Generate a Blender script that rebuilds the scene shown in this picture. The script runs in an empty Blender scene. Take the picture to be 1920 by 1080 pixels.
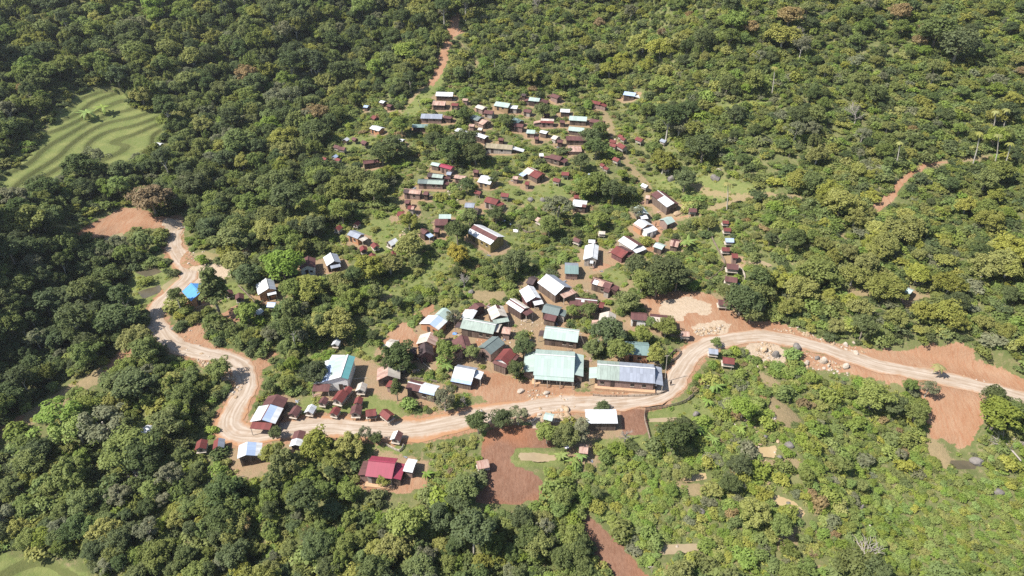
import bpy, math, random
import numpy as np
R_ = math.radians
rng = np.random.default_rng(11); random.seed(11)
scene = bpy.context.scene
COL = scene.collection
# ------------------------------------------------------------------ camera model
FPX, CAMH, PITCH = 1280.0, 112.0, R_(35)
SP, CP = math.sin(PITCH), math.cos(PITCH)
SUN_EL, SUN_AZ = R_(52), R_(198)        # azimuth of the direction TO the sun, from +x towards +y
SUNV = np.array([math.cos(SUN_EL)*math.cos(SUN_AZ), math.cos(SUN_EL)*math.sin(SUN_AZ), math.sin(SUN_EL)])

def raydir(px, py):
    u = (px-960)/FPX; v = (py-540)/FPX
    return np.array([u, CP-v*SP, -(SP+v*CP)])
def project(X, Y, Z):
    z = Z-CAMH
    d = Y*CP - z*SP
    return 960+FPX*X/d, 540+FPX*(-Y*SP-z*CP)/d, d

def softp(x, k): return k*np.logaddexp(0, x/k)
def sstep(a, b, x):
    t = np.clip((x-a)/(b-a), 0, 1); return t*t*(3-2*t)

def noise2(X, Y):
    return (np.sin(X*.11+1.3)*np.cos(Y*.13-.4)*.9 + np.sin(X*.047-Y*.061+2.)*1.5
            + np.sin(X*.23+Y*.19)*.35 + np.cos(X*.31-Y*.27+.7)*.25)

def base(X, Y):
    """height of the land before the road is cut into it"""
    X = np.asarray(X, float); Y = np.asarray(Y, float)
    z = .055*softp(Y-125, 14) + .20*softp(Y-285, 25) + .12*softp(Y-340, 20)
    z = z - .14*softp(104-Y, 8)
    q = (X-65)*.357+(Y-139)*.934                     # uphill of the road on the right
    g = sstep(45, 85, X)
    z = z + g*(.20*softp(q-10, 5) + 3.6*sstep(4.5, 8.5, q)*sstep(75, 92, X)*(1-sstep(25, 70, q)))
    z = z - 6.5*sstep(4, 26, -q)*sstep(60, 82, X)
    L = -X-116-(Y-150)*.10                            # steep side of the valley on the left
    near = 1-sstep(150, 195, Y)
    Lc = softp(L, 6); Lc = 48-softp(48-Lc, 6)
    z = z + softp(L, 6)*.16 + Lc*(.06+.50*near*sstep(95, 130, Y))
    z = z - 9*np.exp(-((X+78-(Y-300)*.10)/34)**2)*sstep(215, 330, Y)       # valley running back
    z = z + 7*np.exp(-((X+36-(Y-330)*.02)/22)**2)*sstep(265, 350, Y)       # spur with the red path
    z = z - 5.0*np.exp(-((X+118)/10)**2)*sstep(95, 125, Y)*near
    return z + noise2(X, Y)*(.35+.5*sstep(230, 330, Y))

TT = np.arange(70, 1100, 1.5)
def hit(px, py, dh=0.0):
    """where the line through a photo pixel meets the land (dh above it)"""
    d = raydir(px, py)
    f = CAMH+TT*d[2]-base(TT*d[0], TT*d[1])-dh
    i = int(np.argmax(f < 0))
    if i == 0: i = len(TT)-1
    a, b = TT[i-1], TT[i]
    for _ in range(18):
        m = .5*(a+b)
        if CAMH+m*d[2]-base(m*d[0], m*d[1])-dh > 0: a = m
        else: b = m
    return np.array([d[0]*b, d[1]*b, CAMH+d[2]*b])
def pxm(P):                                           # metres per photo pixel there
    return project(*P)[2]/FPX

def poly_w(pts, n=3):
    out = []
    for k in range(len(pts)):
        a, b = pts[k], pts[(k+1) % len(pts)]
        for j in range(n):
            t = j/n; out.append(hit(a[0]+(b[0]-a[0])*t, a[1]+(b[1]-a[1])*t)[:2])
    return np.array(out)
def inside(P, X, Y):
    r = np.zeros(X.shape, bool); n = len(P)
    x0, y0 = P.min(0); x1, y1 = P.max(0)
    bb = (X >= x0) & (X <= x1) & (Y >= y0) & (Y <= y1)
    xs, ys = X[bb], Y[bb]; rr = np.zeros(xs.shape, bool)
    for k in range(n):
        ax, ay = P[k]; bx, by = P[(k+1) % n]
        c = ((ay > ys) != (by > ys)) & (xs < (bx-ax)*(ys-ay)/((by-ay) if by != ay else 1e-9)+ax)
        rr ^= c
    r[bb] = rr
    return r
def segdist(P, X, Y):
    """distance to a polyline, index along it"""
    best = np.full(X.shape, 1e9); idx = np.zeros(X.shape)
    for k in range(len(P)-1):
        ax, ay = P[k][:2]; dx, dy = P[k+1][:2]-P[k][:2]
        L2 = dx*dx+dy*dy+1e-9
        t = np.clip(((X-ax)*dx+(Y-ay)*dy)/L2, 0, 1)
        d = np.hypot(X-ax-t*dx, Y-ay-t*dy)
        m = d < best
        best[m] = d[m]; idx[m] = (k+t)[m]
    return best, idx
def smooth_line(P, n=6, it=2):
    P = np.array(P, float)
    for _ in range(it):                               # corner cutting
        Q = [P[0]]
        for a, b in zip(P[:-1], P[1:]): Q += [a*.75+b*.25, a*.25+b*.75]
        P = np.array(Q+[P[-1]])
    return P

# ------------------------------------------------------------------ object helpers
def tag(o, label=None, cat=None, group=None, kind=None):
    for k, v in (('label', label), ('category', cat), ('group', group), ('kind', kind)):
        if v: o[k] = v
    return o
def link(o, parent=None):
    COL.objects.link(o)
    if parent is not None: o.parent = parent
    return o
def empty(name, loc, rz=0):
    o = bpy.data.objects.new(name, None); o.empty_display_size = .3
    o.location = loc; o.rotation_euler = (0, 0, rz)
    return link(o)
def mesh_np(name, V, F, mats=(), uv=None, attrs=None, smooth=False, mi=None):
    """F: list of faces or int array (n,4)"""
    me = bpy.data.meshes.new(name)
    if isinstance(F, np.ndarray):
        n, k = F.shape
        me.vertices.add(len(V)); me.vertices.foreach_set('co', np.asarray(V, np.float32).ravel())
        me.loops.add(n*k); me.loops.foreach_set('vertex_index', F.astype(np.int32).ravel())
        me.polygons.add(n); me.polygons.foreach_set('loop_start', np.arange(0, n*k, k, dtype=np.int32))
    else:
        me.from_pydata([tuple(v) for v in V], [], [tuple(f) for f in F])
    for m in mats: me.materials.append(m)
    if mi is not None: me.polygons.foreach_set('material_index', np.asarray(mi, np.int32))
    if uv is not None:
        l = me.uv_layers.new(name='UVMap'); l.data.foreach_set('uv', np.asarray(uv, np.float32).ravel())
    for nm, (dom, arr) in (attrs or {}).items():
        a = me.attributes.new(nm, 'FLOAT', dom); a.data.foreach_set('value', np.asarray(arr, np.float32))
    if smooth: me.polygons.foreach_set('use_smooth', np.ones(len(me.polygons), bool))
    me.update(calc_edges=True); me.validate()
    return me
def obj(name, me, parent=None, loc=None):
    o = bpy.data.objects.new(name, me)
    if loc is not None: o.location = loc
    return link(o, parent)

class MB:
    """collects boxes, slabs and tubes into one mesh with uv in metres"""
    def __init__(s): s.V, s.F, s.U = [], [], []
    def face(s, pts, uv=None):
        i = len(s.V); s.V += [tuple(p) for p in pts]; s.F.append(tuple(range(i, i+len(pts))))
        if uv is None:
            p = np.array(pts, float); e = p[1]-p[0]; L = np.linalg.norm(e)+1e-9; e /= L
            n = np.cross(p[1]-p[0], p[-1]-p[0]); n /= np.linalg.norm(n)+1e-9; f = np.cross(n, e)
            uv = [((q-p[0])@e, (q-p[0])@f) for q in p]
        s.U += [tuple(q) for q in uv]
    def box(s, c, d, ax=None):
        """centre, full size, axes (3x3 rows)"""
        A = np.eye(3) if ax is None else np.array(ax, float); c = np.array(c, float); h = np.array(d, float)/2
        P = {}
        for i in (-1, 1):
            for j in (-1, 1):
                for k in (-1, 1): P[i, j, k] = c+A[0]*h[0]*i+A[1]*h[1]*j+A[2]*h[2]*k
        for f in (((-1,-1,-1),(-1,1,-1),(1,1,-1),(1,-1,-1)), ((-1,-1,1),(1,-1,1),(1,1,1),(-1,1,1)),
                  ((-1,-1,-1),(1,-1,-1),(1,-1,1),(-1,-1,1)), ((1,1,-1),(-1,1,-1),(-1,1,1),(1,1,1)),
                  ((-1,1,-1),(-1,-1,-1),(-1,-1,1),(-1,1,1)), ((1,-1,-1),(1,1,-1),(1,1,1),(1,-1,1))):
            s.face([P[q] for q in f])
        return s
    def slab(s, q, th=.06):
        """a thin plate on four (or more) corner points, thickness downwards"""
        q = [np.array(p, float) for p in q]
        n = np.cross(q[1]-q[0], q[-1]-q[0]); n /= np.linalg.norm(n)
        if n[2] < 0: q = q[::-1]; n = -n
        lo = [p-n*th for p in q]
        s.face(q); s.face(lo[::-1])
        for i in range(len(q)):
            j = (i+1) % len(q); s.face([q[j], q[i], lo[i], lo[j]])
        return s
    def tube(s, pts, rad, n=6, cap=True):
        pts = [np.array(p, float) for p in pts]
        rad = rad if hasattr(rad, '__len__') else [rad]*len(pts)
        rings = []
        for i, p in enumerate(pts):
            t = pts[min(i+1, len(pts)-1)]-pts[max(i-1, 0)]; t /= np.linalg.norm(t)+1e-9
            a = np.cross(t, [0, 0, 1.]) if abs(t[2]) < .9 else np.cross(t, [1., 0, 0])
            a /= np.linalg.norm(a); b = np.cross(t, a)
            rings.append([p+rad[i]*(a*math.cos(2*math.pi*k/n)+b*math.sin(2*math.pi*k/n)) for k in range(n)])
        for r0, r1 in zip(rings[:-1], rings[1:]):
            for k in range(n):
                m = (k+1) % n; s.face([r0[k], r0[m], r1[m], r1[k]])
        if cap: s.face(rings[-1]); s.face(rings[0][::-1])
        return s
    def mesh(s, name, mat, smooth=False):
        return mesh_np(name, s.V, s.F, [mat] if not isinstance(mat, (list, tuple)) else mat, uv=s.U, smooth=smooth)
    def build(s, name, mat, parent=None, smooth=False, loc=None):
        return obj(name, s.mesh(name, mat, smooth), parent, loc)

# ------------------------------------------------------------------ materials
class NT:
    def __init__(s, name):
        s.m = bpy.data.materials.new(name); s.m.use_nodes = True
        s.t = s.m.node_tree; s.t.nodes.clear()
        s.out = s.t.nodes.new('ShaderNodeOutputMaterial')
    def n(s, typ, ins=None, **kw):
        x = s.t.nodes.new(typ)
        for k, v in kw.items(): setattr(x, k, v)
        for k, v in (ins or {}).items():
            if isinstance(v, bpy.types.NodeSocket): s.t.links.new(v, x.inputs[k])
            else: x.inputs[k].default_value = v
        return x
    def mix(s, f, a, b, mode='MIX'):
        x = s.n('ShaderNodeMix', data_type='RGBA', blend_type=mode)
        for k, v in ((0, f), (6, a), (7, b)):
            if isinstance(v, bpy.types.NodeSocket): s.t.links.new(v, x.inputs[k])
            else: x.inputs[k].default_value = v if k == 0 else (*v, 1) if len(v) == 3 else v
        return x.outputs[2]
    def math(s, op, a, b=0., clamp=False):
        x = s.n('ShaderNodeMath', operation=op, use_clamp=clamp)
        for k, v in ((0, a), (1, b)):
            if isinstance(v, bpy.types.NodeSocket): s.t.links.new(v, x.inputs[k])
            else: x.inputs[k].default_value = v
        return x.outputs[0]
    def noise(s, vec, scale, detail=3, rough=.6):
        x = s.n('ShaderNodeTexNoise', {'Scale': scale, 'Detail': detail, 'Roughness': rough})
        if vec is not None: s.t.links.new(vec, x.inputs['Vector'])
        return x.outputs['Fac']
    def ramp(s, f, lo, hi):
        x = s.n('ShaderNodeMapRange', {0: f, 1: lo, 2: hi}); x.clamp = True
        return x.outputs[0]
    def attr(s, name): return s.n('ShaderNodeAttribute', attribute_name=name).outputs['Fac']
    def pbsdf(s, col, rough=.8, spec=.2, metal=0., normal=None):
        x = s.n('ShaderNodeBsdfPrincipled', {'Roughness': rough, 'Specular IOR Level': spec, 'Metallic': metal})
        if isinstance(col, bpy.types.NodeSocket): s.t.links.new(col, x.inputs[0])
        else: x.inputs[0].default_value = (*col, 1)
        if normal is not None: s.t.links.new(normal, x.inputs['Normal'])
        s.t.links.new(x.outputs[0], s.out.inputs[0]); return x
def pos(t): return t.n('ShaderNodeNewGeometry').outputs['Position']

def roof_mat(name, col, col2=None, wear=.35, stripe=.12, rough=.5):
    t = NT(name)
    uv = t.n('ShaderNodeUVMap').outputs[0]
    sx = t.n('ShaderNodeSeparateXYZ', {0: uv}).outputs
    oi = t.n('ShaderNodeObjectInfo').outputs['Random']
    sheet = t.n('ShaderNodeTexWhiteNoise', noise_dimensions='2D')
    cv = t.n('ShaderNodeCombineXYZ', {0: t.math('FLOOR', t.math('DIVIDE', sx[0], .78)), 1: t.math('ADD', t.math('FLOOR', t.math('DIVIDE', sx[1], 2.3)), t.math('MULTIPLY', oi, 91))})
    t.t.links.new(cv.outputs[0], sheet.inputs['Vector'])
    streak = t.noise(t.n('ShaderNodeVectorMath', {0: t.n('ShaderNodeCombineXYZ', {0: t.math('MULTIPLY', sx[0], 3.2), 1: t.math('MULTIPLY', sx[1], .5), 2: t.math('MULTIPLY', oi, 40)}).outputs[0], 1: (0, 0, 0)}, operation='ADD').outputs[0], 1.0, 3, .6)
    c2 = col2 or tuple(min(1, x*.45) for x in col)
    c = t.mix(t.math('MULTIPLY', t.ramp(streak, .45, .75), wear), col, c2)
    blot = t.noise(pos(t), .55, 3, .6)
    c = t.mix(t.math('MULTIPLY', t.ramp(blot, .5, .75), wear*.6), c, c2)
    v = t.math('ADD', 1-stripe, t.math('MULTIPLY', sheet.outputs[0], 2*stripe))
    lap = t.math('LESS_THAN', t.math('FRACT', t.math('DIVIDE', sx[0], .78)), .07)
    v = t.math('MULTIPLY', v, t.math('SUBTRACT', 1., t.math('MULTIPLY', lap, .16)))
    vv = t.n('ShaderNodeCombineColor', {0: v, 1: v, 2: v}).outputs[0]
    c = t.mix(1., c, vv, 'MULTIPLY')
    t.pbsdf(c, rough, .3)
    return t.m
def plank_mat(name, a, b, gap=.6):
    t = NT(name)
    uv = t.n('ShaderNodeUVMap').outputs[0]
    sx = t.n('ShaderNodeSeparateXYZ', {0: uv}).outputs
    oi = t.n('ShaderNodeObjectInfo').outputs['Random']
    w = t.n('ShaderNodeTexWhiteNoise', noise_dimensions='1D')
    t.t.links.new(t.math('ADD', t.math('FLOOR', t.math('DIVIDE', sx[0], .28)), t.math('MULTIPLY', oi, 57)), w.inputs['W'])
    c = t.mix(w.outputs[0], a, b)
    g = t.math('LESS_THAN', t.math('FRACT', t.math('DIVIDE', sx[0], .28)), .12)
    c = t.mix(t.math('MULTIPLY', g, gap), c, tuple(x*.25 for x in a))
    n = t.noise(pos(t), 1.6, 3)
    c = t.mix(t.math('MULTIPLY', t.ramp(n, .5, .8), .5), c, tuple(x*.5 for x in a))
    t.pbsdf(c, .85, .15)
    return t.m
def plain_mat(name, a, b=None, scale=1.5, rough=.85, spec=.15):
    t = NT(name)
    c = t.mix(t.ramp(t.noise(pos(t), scale, 4), .35, .7), a, b or tuple(x*.6 for x in a))
    t.pbsdf(c, rough, spec); return t.m

RM = {
 'white': roof_mat('zinc white sheet', (.58, .60, .62), (.36, .345, .34), .6, .12, .5),
 'mint': roof_mat('pale mint sheet', (.335, .42, .385), (.37, .42, .38), .5, .09, .5),
 'lichen': roof_mat('weathered mint sheet', (.30, .36, .32), (.19, .22, .195), .8, .09, .6),
 'teal': roof_mat('teal sheet', (.11, .29, .30), (.13, .32, .33), .2, .05, .4),
 'slate': roof_mat('grey green sheet', (.145, .18, .175), (.09, .11, .11), .5, .08, .6),
 'seafoam': roof_mat('dull teal sheet', (.165, .24, .23), (.12, .17, .165), .5, .08, .6),
 'grey': roof_mat('grey sheet', (.265, .29, .345), (.18, .195, .235), .5, .13, .5),
 'blue': roof_mat('blue sheet', (.09, .28, .62), (.12, .33, .68), .3, .06, .4),
 'sky': roof_mat('pale blue sheet', (.34, .43, .60), (.42, .50, .64), .4, .07, .4),
 'brown': roof_mat('maroon rusted sheet', (.105, .047, .046), (.155, .075, .064), .7, .14, .75),
 'red': roof_mat('red rusted sheet', (.165, .042, .038), (.115, .045, .04), .6, .15, .7),
 'rust': roof_mat('pale rusted sheet', (.40, .28, .23), (.24, .10, .07), .9, .22, .7),
 'pink': roof_mat('crimson sheet', (.27, .045, .075), (.22, .045, .065), .3, .05, .45),
 'tan': roof_mat('weathered off white sheet', (.50, .46, .40), (.33, .26, .215), .85, .15, .65),
 'thatch': roof_mat('weathered thatch', (.30, .26, .18), (.16, .13, .09), .8, .14, .95),
 'dark': roof_mat('black brown sheet', (.060, .043, .045), (.10, .06, .055), .6, .16, .75),
}
WM = {
 'wood': plank_mat('weathered planks', (0.124, 0.090, 0.071), (0.192, 0.149, 0.124)),
 'dkwood': plank_mat('dark planks', (.075, .052, .045), (.13, .09, .075)),
 'tanwood': plank_mat('tan planks', (0.320, 0.216, 0.120), (0.384, 0.272, 0.160), .35),
 'pale': plank_mat('pale planks', (0.331, 0.288, 0.252), (0.446, 0.403, 0.360), .5),
 'white': plain_mat('whitewash', (.74, .74, .72), (.62, .61, .58), .8),
 'mud': plain_mat('clay wall', (.46, .24, .13), (.38, .20, .12), .7),
 'pinkwall': plank_mat('pinkish planks', (0.248, 0.167, 0.143), (0.310, 0.223, 0.192), .5),
 'board': plank_mat('yellow boards', (0.324, 0.252, 0.108), (0.180, 0.135, 0.063), .5),
 'maroon': plank_mat('maroon sheet wall', (0.135, 0.063, 0.063), (0.189, 0.099, 0.095), .4),
}
M_POST = plain_mat('grey post wood', (.30, .24, .19), (.18, .14, .11))
M_PALEPOST = plain_mat('pale post wood', (.52, .47, .40), (.40, .34, .28))
M_DOOR = plank_mat('door planks', (.06, .045, .04), (.10, .075, .06))
M_PANE = plain_mat('window opening', (.018, .016, .016), (.03, .028, .027), 2, .4, .4)
M_CAP = plain_mat('ridge metal', (.60, .60, .60), (.45, .45, .46))
# ------------------------------------------------------------------ areas of the land (corner pixels, dropped on the land)
SOIL = [
 [(1440,598),(1500,618),(1560,640),(1640,655),(1715,655),(1722,648),(1745,645),(1765,653),(1790,642),(1812,645),(1835,678),(1868,686),(1925,712),(1925,742),(1800,710),(1700,690),(1600,665),(1500,635),(1440,622)],
 [(1500,660),(1570,676),(1640,695),(1720,715),(1800,722),(1860,738),(1845,790),(1815,838),(1745,818),(1735,770),(1720,735),(1690,725),(1640,712),(1560,695),(1505,690)],
 [(1195,560),(1260,545),(1330,550),(1370,580),(1400,602),(1440,600),(1440,622),(1370,626),(1300,645),(1270,628),(1262,602),(1220,590)],
 [(872,700),(900,694),(935,700),(985,716),(1080,728),(1090,748),(980,758),(930,762),(900,766),(880,762),(925,748),(880,740)],
 [(150,424),(200,405),(225,388),(262,390),(300,410),(335,413),(322,432),(260,436),(180,444),(150,448),(140,436)],
 [(330,628),(370,604),(392,610),(388,640),(430,668),(400,662),(345,648),(318,640)],
 [(405,612),(412,590),(440,572),(462,580),(455,600),(425,612)],
 [(365,668),(400,672),(430,690),(445,706),(440,720),(420,705),(380,690)],
 [(845,30),(868,18),(858,50),(872,60),(848,70),(842,110),(828,140),(812,162),(800,160),(815,130),(832,75)],
 [(1785,303),(1740,312),(1702,338),(1672,378),(1645,402),(1622,390),(1660,368),(1690,332),(1730,305)],
 [(468,680),(530,650),(505,686),(475,705)],
 [(670,893),(690,905),(800,893),(800,915),(760,925),(665,915)],
 [(520,795),(545,782),(600,780),(700,788),(750,792),(820,782),(900,765),(960,757),(985,757),(900,775),(820,795),(750,806),(640,798),(560,795),(520,806)],
 [(205,665),(245,650),(255,660),(235,690),(195,700)],
 [(0,800),(45,772),(40,795),(0,828)],
 [(395,778),(425,760),(432,800),(470,815),(430,812)],
 [(440,806),(450,770),(462,805),(520,806),(520,798),(545,782),(540,795),(500,812),(455,812)],
 [(1215,420),(1240,412),(1300,400),(1330,396),(1300,404),(1250,418),(1225,470),(1212,470)],
 [(1110,480),(1150,500),(1110,510)],
 [(705,655),(785,650),(790,640),(760,600),(735,615)],
 [(775,588),(812,570),(818,580),(790,602)],
 [(905,620),(930,630),(905,650),(885,645)],
]
PLOW = [
 [(912,806),(955,795),(1010,800),(1040,835),(1030,842),(980,836),(965,842),(957,858),(965,878),(1000,885),(1018,905),(1030,945),(1000,940),(950,945),(893,940),(902,885),(900,855),(905,830)],
 [(1085,970),(1110,980),(1155,1010),(1220,1085),(1135,1085),(1115,1035),(1090,990)],
 [(1160,768),(1212,768),(1214,812),(1170,815)],
]
PALE = [
 [(330,540),(352,503),(400,494),(430,505),(433,520),(410,530),(375,532),(345,555)],
 [(1235,566),(1290,556),(1335,570),(1330,590),(1290,588),(1275,604),(1240,596)],[(1295,612),(1345,600),(1372,606),(1366,622),(1310,628)],
 [(312,415),(340,412),(345,432),(326,458),(306,440)],
 [(1400,645),(1450,640),(1480,665),(1470,690),(1430,680),(1395,665)],
 [(985,765),(1050,755),(1080,765),(1050,790),(1000,805)],
]
GRASS = [
 [(540,792),(560,752),(600,735),(660,705),(700,700),(735,720),(760,790),(720,795),(600,785)],
 [(755,540),(800,500),(838,478),(855,492),(820,520),(780,548)],
 [(650,440),(690,415),(735,398),(765,405),(750,470),(690,482),(660,465)],
 [(735,218),(775,180),(805,155),(828,138),(836,150),(800,195),(790,214),(760,224)],
 [(640,255),(700,250),(705,275),(640,285)],
 [(940,345),(1070,330),(1070,372),(1000,392),(950,370)],
 [(1112,508),(1172,508),(1170,530),(1115,522)],
 [(1325,440),(1350,415),(1355,470),(1345,490),(1330,470)],
 [(405,538),(440,528),(490,575),(440,592),(408,575)],
 [(1330,203),(1400,192),(1465,186),(1450,196),(1345,212)],
 [(950,842),(970,838),(1050,850),(1100,835),(1120,850),(1050,878),(965,880)],
 [(1095,800),(1215,815),(1215,850),(1110,848)],
 [(1210,765),(1300,745),(1350,760),(1345,790),(1290,800),(1215,798)],
 [(225,520),(340,490),(345,520),(300,560),(262,582),(230,560)],
 [(655,630),(700,655),(720,700),(660,715),(672,668)],
 [(870,420),(950,440),(990,450),(950,470),(880,460)],
 [(845,445),(900,455),(940,465),(870,480)],
 [(720,540),(770,540),(720,580)],
 [(200,810),(300,770),(340,780),(240,850)], [(170,880),(235,860),(210,885)],
 [(1210,330),(1330,330),(1470,360),(1330,380),(1230,352)],
 [(690,820),(760,830),(760,860),(700,858)],
]
WEED = [
 [(760,830),(790,815),(880,788),(908,808),(895,850),(892,900),(830,945),(770,905),(765,860)],
 [(1215,798),(1270,795),(1200,860)],
]
FIELD = [
 [(0,372),(90,352),(60,385),(0,392)],
 [(50,300),(110,215),(160,166),(232,172),(245,205),(312,212),(305,262),(255,305),(190,305),(135,325),(90,352),(0,372),(0,330)],
 [(-20,1040),(70,1046),(190,1085),(190,1110),(-20,1110)],
]
POND = [
 ([(973,847),(1000,846),(1040,852),(1043,866),(1010,866),(975,862)], 'mud'),
 ([(1217,783),(1268,781),(1271,790),(1220,791)], 'mud'),
 ([(1410,845),(1425,838),(1456,833),(1456,846),(1452,858),(1418,856)], 'ochre'),
 ([(1273,888),(1325,885),(1324,898),(1285,905)], 'ochre'),
 ([(1438,926),(1462,926),(1492,940),(1512,966),(1500,974),(1470,954)], 'ochre'),
 ([(1775,862),(1800,859),(1832,863),(1830,880),(1795,882)], 'dark'),
 ([(1237,1020),(1310,1018),(1312,1034),(1240,1040)], 'mud'),
 ([(358,476),(385,470),(415,477),(412,487),(366,488)], 'green'),
 ([(303,537),(330,515),(343,516),(332,535),(308,547)], 'green'),
 ([(258,548),(302,531),(300,546),(270,560)], 'dark'),
 ([(255,515),(290,500),(303,505),(278,518)], 'dark'),
 ([(190,441),(230,435),(232,446),(205,452)], 'green'),
 ([(1400,492),(1428,485),(1452,494),(1425,505)], 'mud'),
]
VILLAGE = [(590,290),(690,185),(760,205),(830,155),(960,165),(1130,160),(1225,168),(1200,235),(1285,255),(1265,305),(1330,330),(1450,365),(1420,420),(1470,500),(1430,540),(1370,560),(1400,602),(1290,640),(1250,720),(980,745),(760,790),(470,812),(458,765),(480,700),(580,655),(700,590),(750,545),(640,525),(545,505),(620,425),(740,350),(690,315)]
BRUSH = [(1215,760),(1290,690),(1330,650),(1500,680),(1700,740),(1935,760),(1935,1100),(1230,1100),(1150,1000),(1040,940),(1010,885),(1100,848),(1200,848)]
CLOVE = [(1420,560),(1480,440),(1500,380),(1560,330),(1935,330),(1935,700),(1840,660),(1720,650),(1560,635),(1450,600)]
SCRUB = [(1240,250),(1120,160),(830,130),(880,30),(1010,-30),(1950,-30),(1950,330),(1560,330),(1480,440),(1420,560),(1460,500),(1440,370),(1330,330)]
DARKW = [(-30,360),(110,372),(180,440),(255,470),(235,560),(285,620),(235,655),(140,700),(-30,815)]
SLOPE = [(320,470),(440,420),(560,400),(640,330),(600,290),(690,185),(800,130),(840,60),(700,150),(620,240),(520,260),(440,330),(350,400)]
LUSH = [[(1045,885),(1240,850),(1262,960),(1200,1000),(1065,935)],[(1640,905),(1935,880),(1935,1100),(1540,1100),(1600,985)]]
DRY = [[(1430,735),(1470,755),(1505,790),(1480,805),(1438,790)],[(1395,845),(1420,862),(1500,860),(1502,880),(1430,888)],[(1262,902),(1332,905),(1322,932),(1270,925)],[(1430,978),(1505,1000),(1480,1045),(1440,1025)],[(1730,800),(1790,855),(1762,892),(1735,850)],[(1580,538),(1642,545),(1632,562),(1588,556)],[(1700,560),(1752,545),(1748,572)],[(1420,690),(1470,720),(1455,735),(1425,715)],[(1560,440),(1590,430),(1580,455)],[(1300,585),(1400,610),(1380,560),(1330,548)],[(700,560),(740,545),(720,575)],[(880,545),(960,545),(930,570),(880,565)],[(880,360),(850,385),(905,395),(870,370)],[(1075,280),(1105,290),(1060,300)],[(1490,1060),(1560,1050),(1550,1085)]]
LIGHT = [(150,60),(200,-30),(420,-30),(390,60),(300,85),(230,75)]

ROADPX = [(1990,768),(1930,750),(1860,730),(1800,716),(1740,704),(1680,692),(1600,672),(1540,652),(1490,638),(1430,629),(1370,634),(1325,645),(1293,668),(1273,700),(1250,735),(1215,750),(1160,754),(1080,756),(1020,760),(970,768),(900,780),(820,799),(760,808),(700,806),(640,800),(590,799),(550,803),(510,810),(470,816),(440,812),(428,795),(436,768),(455,742),(466,715),(458,694),(432,674),(395,664),(355,656),(322,645),(300,622),(290,600),(300,570),(328,543),(358,518),(352,500),(335,482),(325,460),(324,440),(327,424),(322,412)]
PATHS = [
 ([(1128,205),(1140,225),(1150,262),(1165,290),(1190,325),(1212,345),(1215,375)], 1.3, 1),
 ([(1300,345),(1320,360),(1360,368),(1420,368),(1500,372)], 1.1, 1),
 ([(1225,400),(1260,412),(1320,398),(1400,372)], .9, 1),
 ([(705,830),(712,850),(690,862)], .5, 1), ([(712,845),(735,860),(750,862)], .4, 1),
 ([(880,720),(930,735),(975,760)], 1.6, 1),
 ([(1100,985),(1130,1030),(1160,1085)], 1.6, 2),
 ([(800,160),(770,185),(745,215)], 1.0, 1),
 ([(845,70),(880,100),(900,130)], .6, 1),
 ([(1740,312),(1800,300),(1860,295)], .8, 1),
 ([(1180,450),(1215,480),(1190,520),(1170,550)], .9, 1),
 ([(955,375),(1000,392),(1060,396)], .5, 1),
 ([(250,655),(210,690),(120,740),(30,800)], 2.2, 1),
]
ROADW = smooth_line([hit(x, y) for x, y in ROADPX], it=2)
_z = ROADW[:, 2].copy()
for _ in range(30): _z[1:-1] = (_z[:-2]+_z[1:-1]*2+_z[2:])/4
ROADW[:, 2] = _z
_c = [(0, 2.7), (60, 2.6), (88, 3.5), (120, 3.1), (150, 2.3), (170, 2.8), (190, 2.6), (400, 2.4)]
def road_half(i): return np.interp(i, [c[0] for c in _c], [c[1] for c in _c])

# ------------------------------------------------------------------ land grid
def axis(a, b, st, lo, hi):
    c = list(np.arange(a, b+1e-6, st)); s = st; x = b
    while x < hi: s *= 1.25; x += s; c.append(x)
    s = st; x = a; pre = []
    while x > lo: s *= 1.25; x -= s; pre.append(x)
    return np.array(pre[::-1]+c), len(pre)
GX, gx0 = axis(-250, 250, 1., -1500, 1500)
GY, gy0 = axis(44, 430, 1., -300, 2600)
NX, NY = len(GX), len(GY)
XX, YY = np.meshgrid(GX, GY)
ZZ = base(XX, YY)
core = (XX > -250) & (XX < 250) & (YY > 44) & (YY < 430)
rd = np.full(XX.shape, 1e3); ri = np.zeros(XX.shape)
rd[core], ri[core] = segdist(ROADW, XX[core], YY[core])
rz = np.interp(ri, np.arange(len(ROADW)), ROADW[:, 2]); rh = road_half(ri)
k = 1-sstep(rh+.9, rh+3.4, rd)
ZZ = ZZ*(1-k)+(rz-.10)*k
def rast(polys):
    m = np.zeros(XX.shape, bool)
    for p in polys: m |= inside(poly_w(p), XX, YY)
    return m
def blur(m, n=1):
    a = m.astype(float)
    for _ in range(n):
        b = a.copy()
        b[1:-1, 1:-1] = (a[:-2, 1:-1]+a[2:, 1:-1]+a[1:-1, :-2]+a[1:-1, 2:]+4*a[1:-1, 1:-1])/8
        a = b
    return a
MK = {n: rast(p) for n, p in (('soil', SOIL), ('plow', PLOW), ('pale', PALE), ('grass', GRASS), ('weed', WEED), ('field', FIELD), ('trail', DRY))}
AREA = {n: rast(p if isinstance(p[0][0], tuple) else [p]) for n, p in (('village', VILLAGE), ('brush', BRUSH), ('clove', CLOVE), ('scrub', SCRUB), ('dark', DARKW), ('slope', SLOPE), ('light', LIGHT), ('lush', LUSH))}
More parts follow.
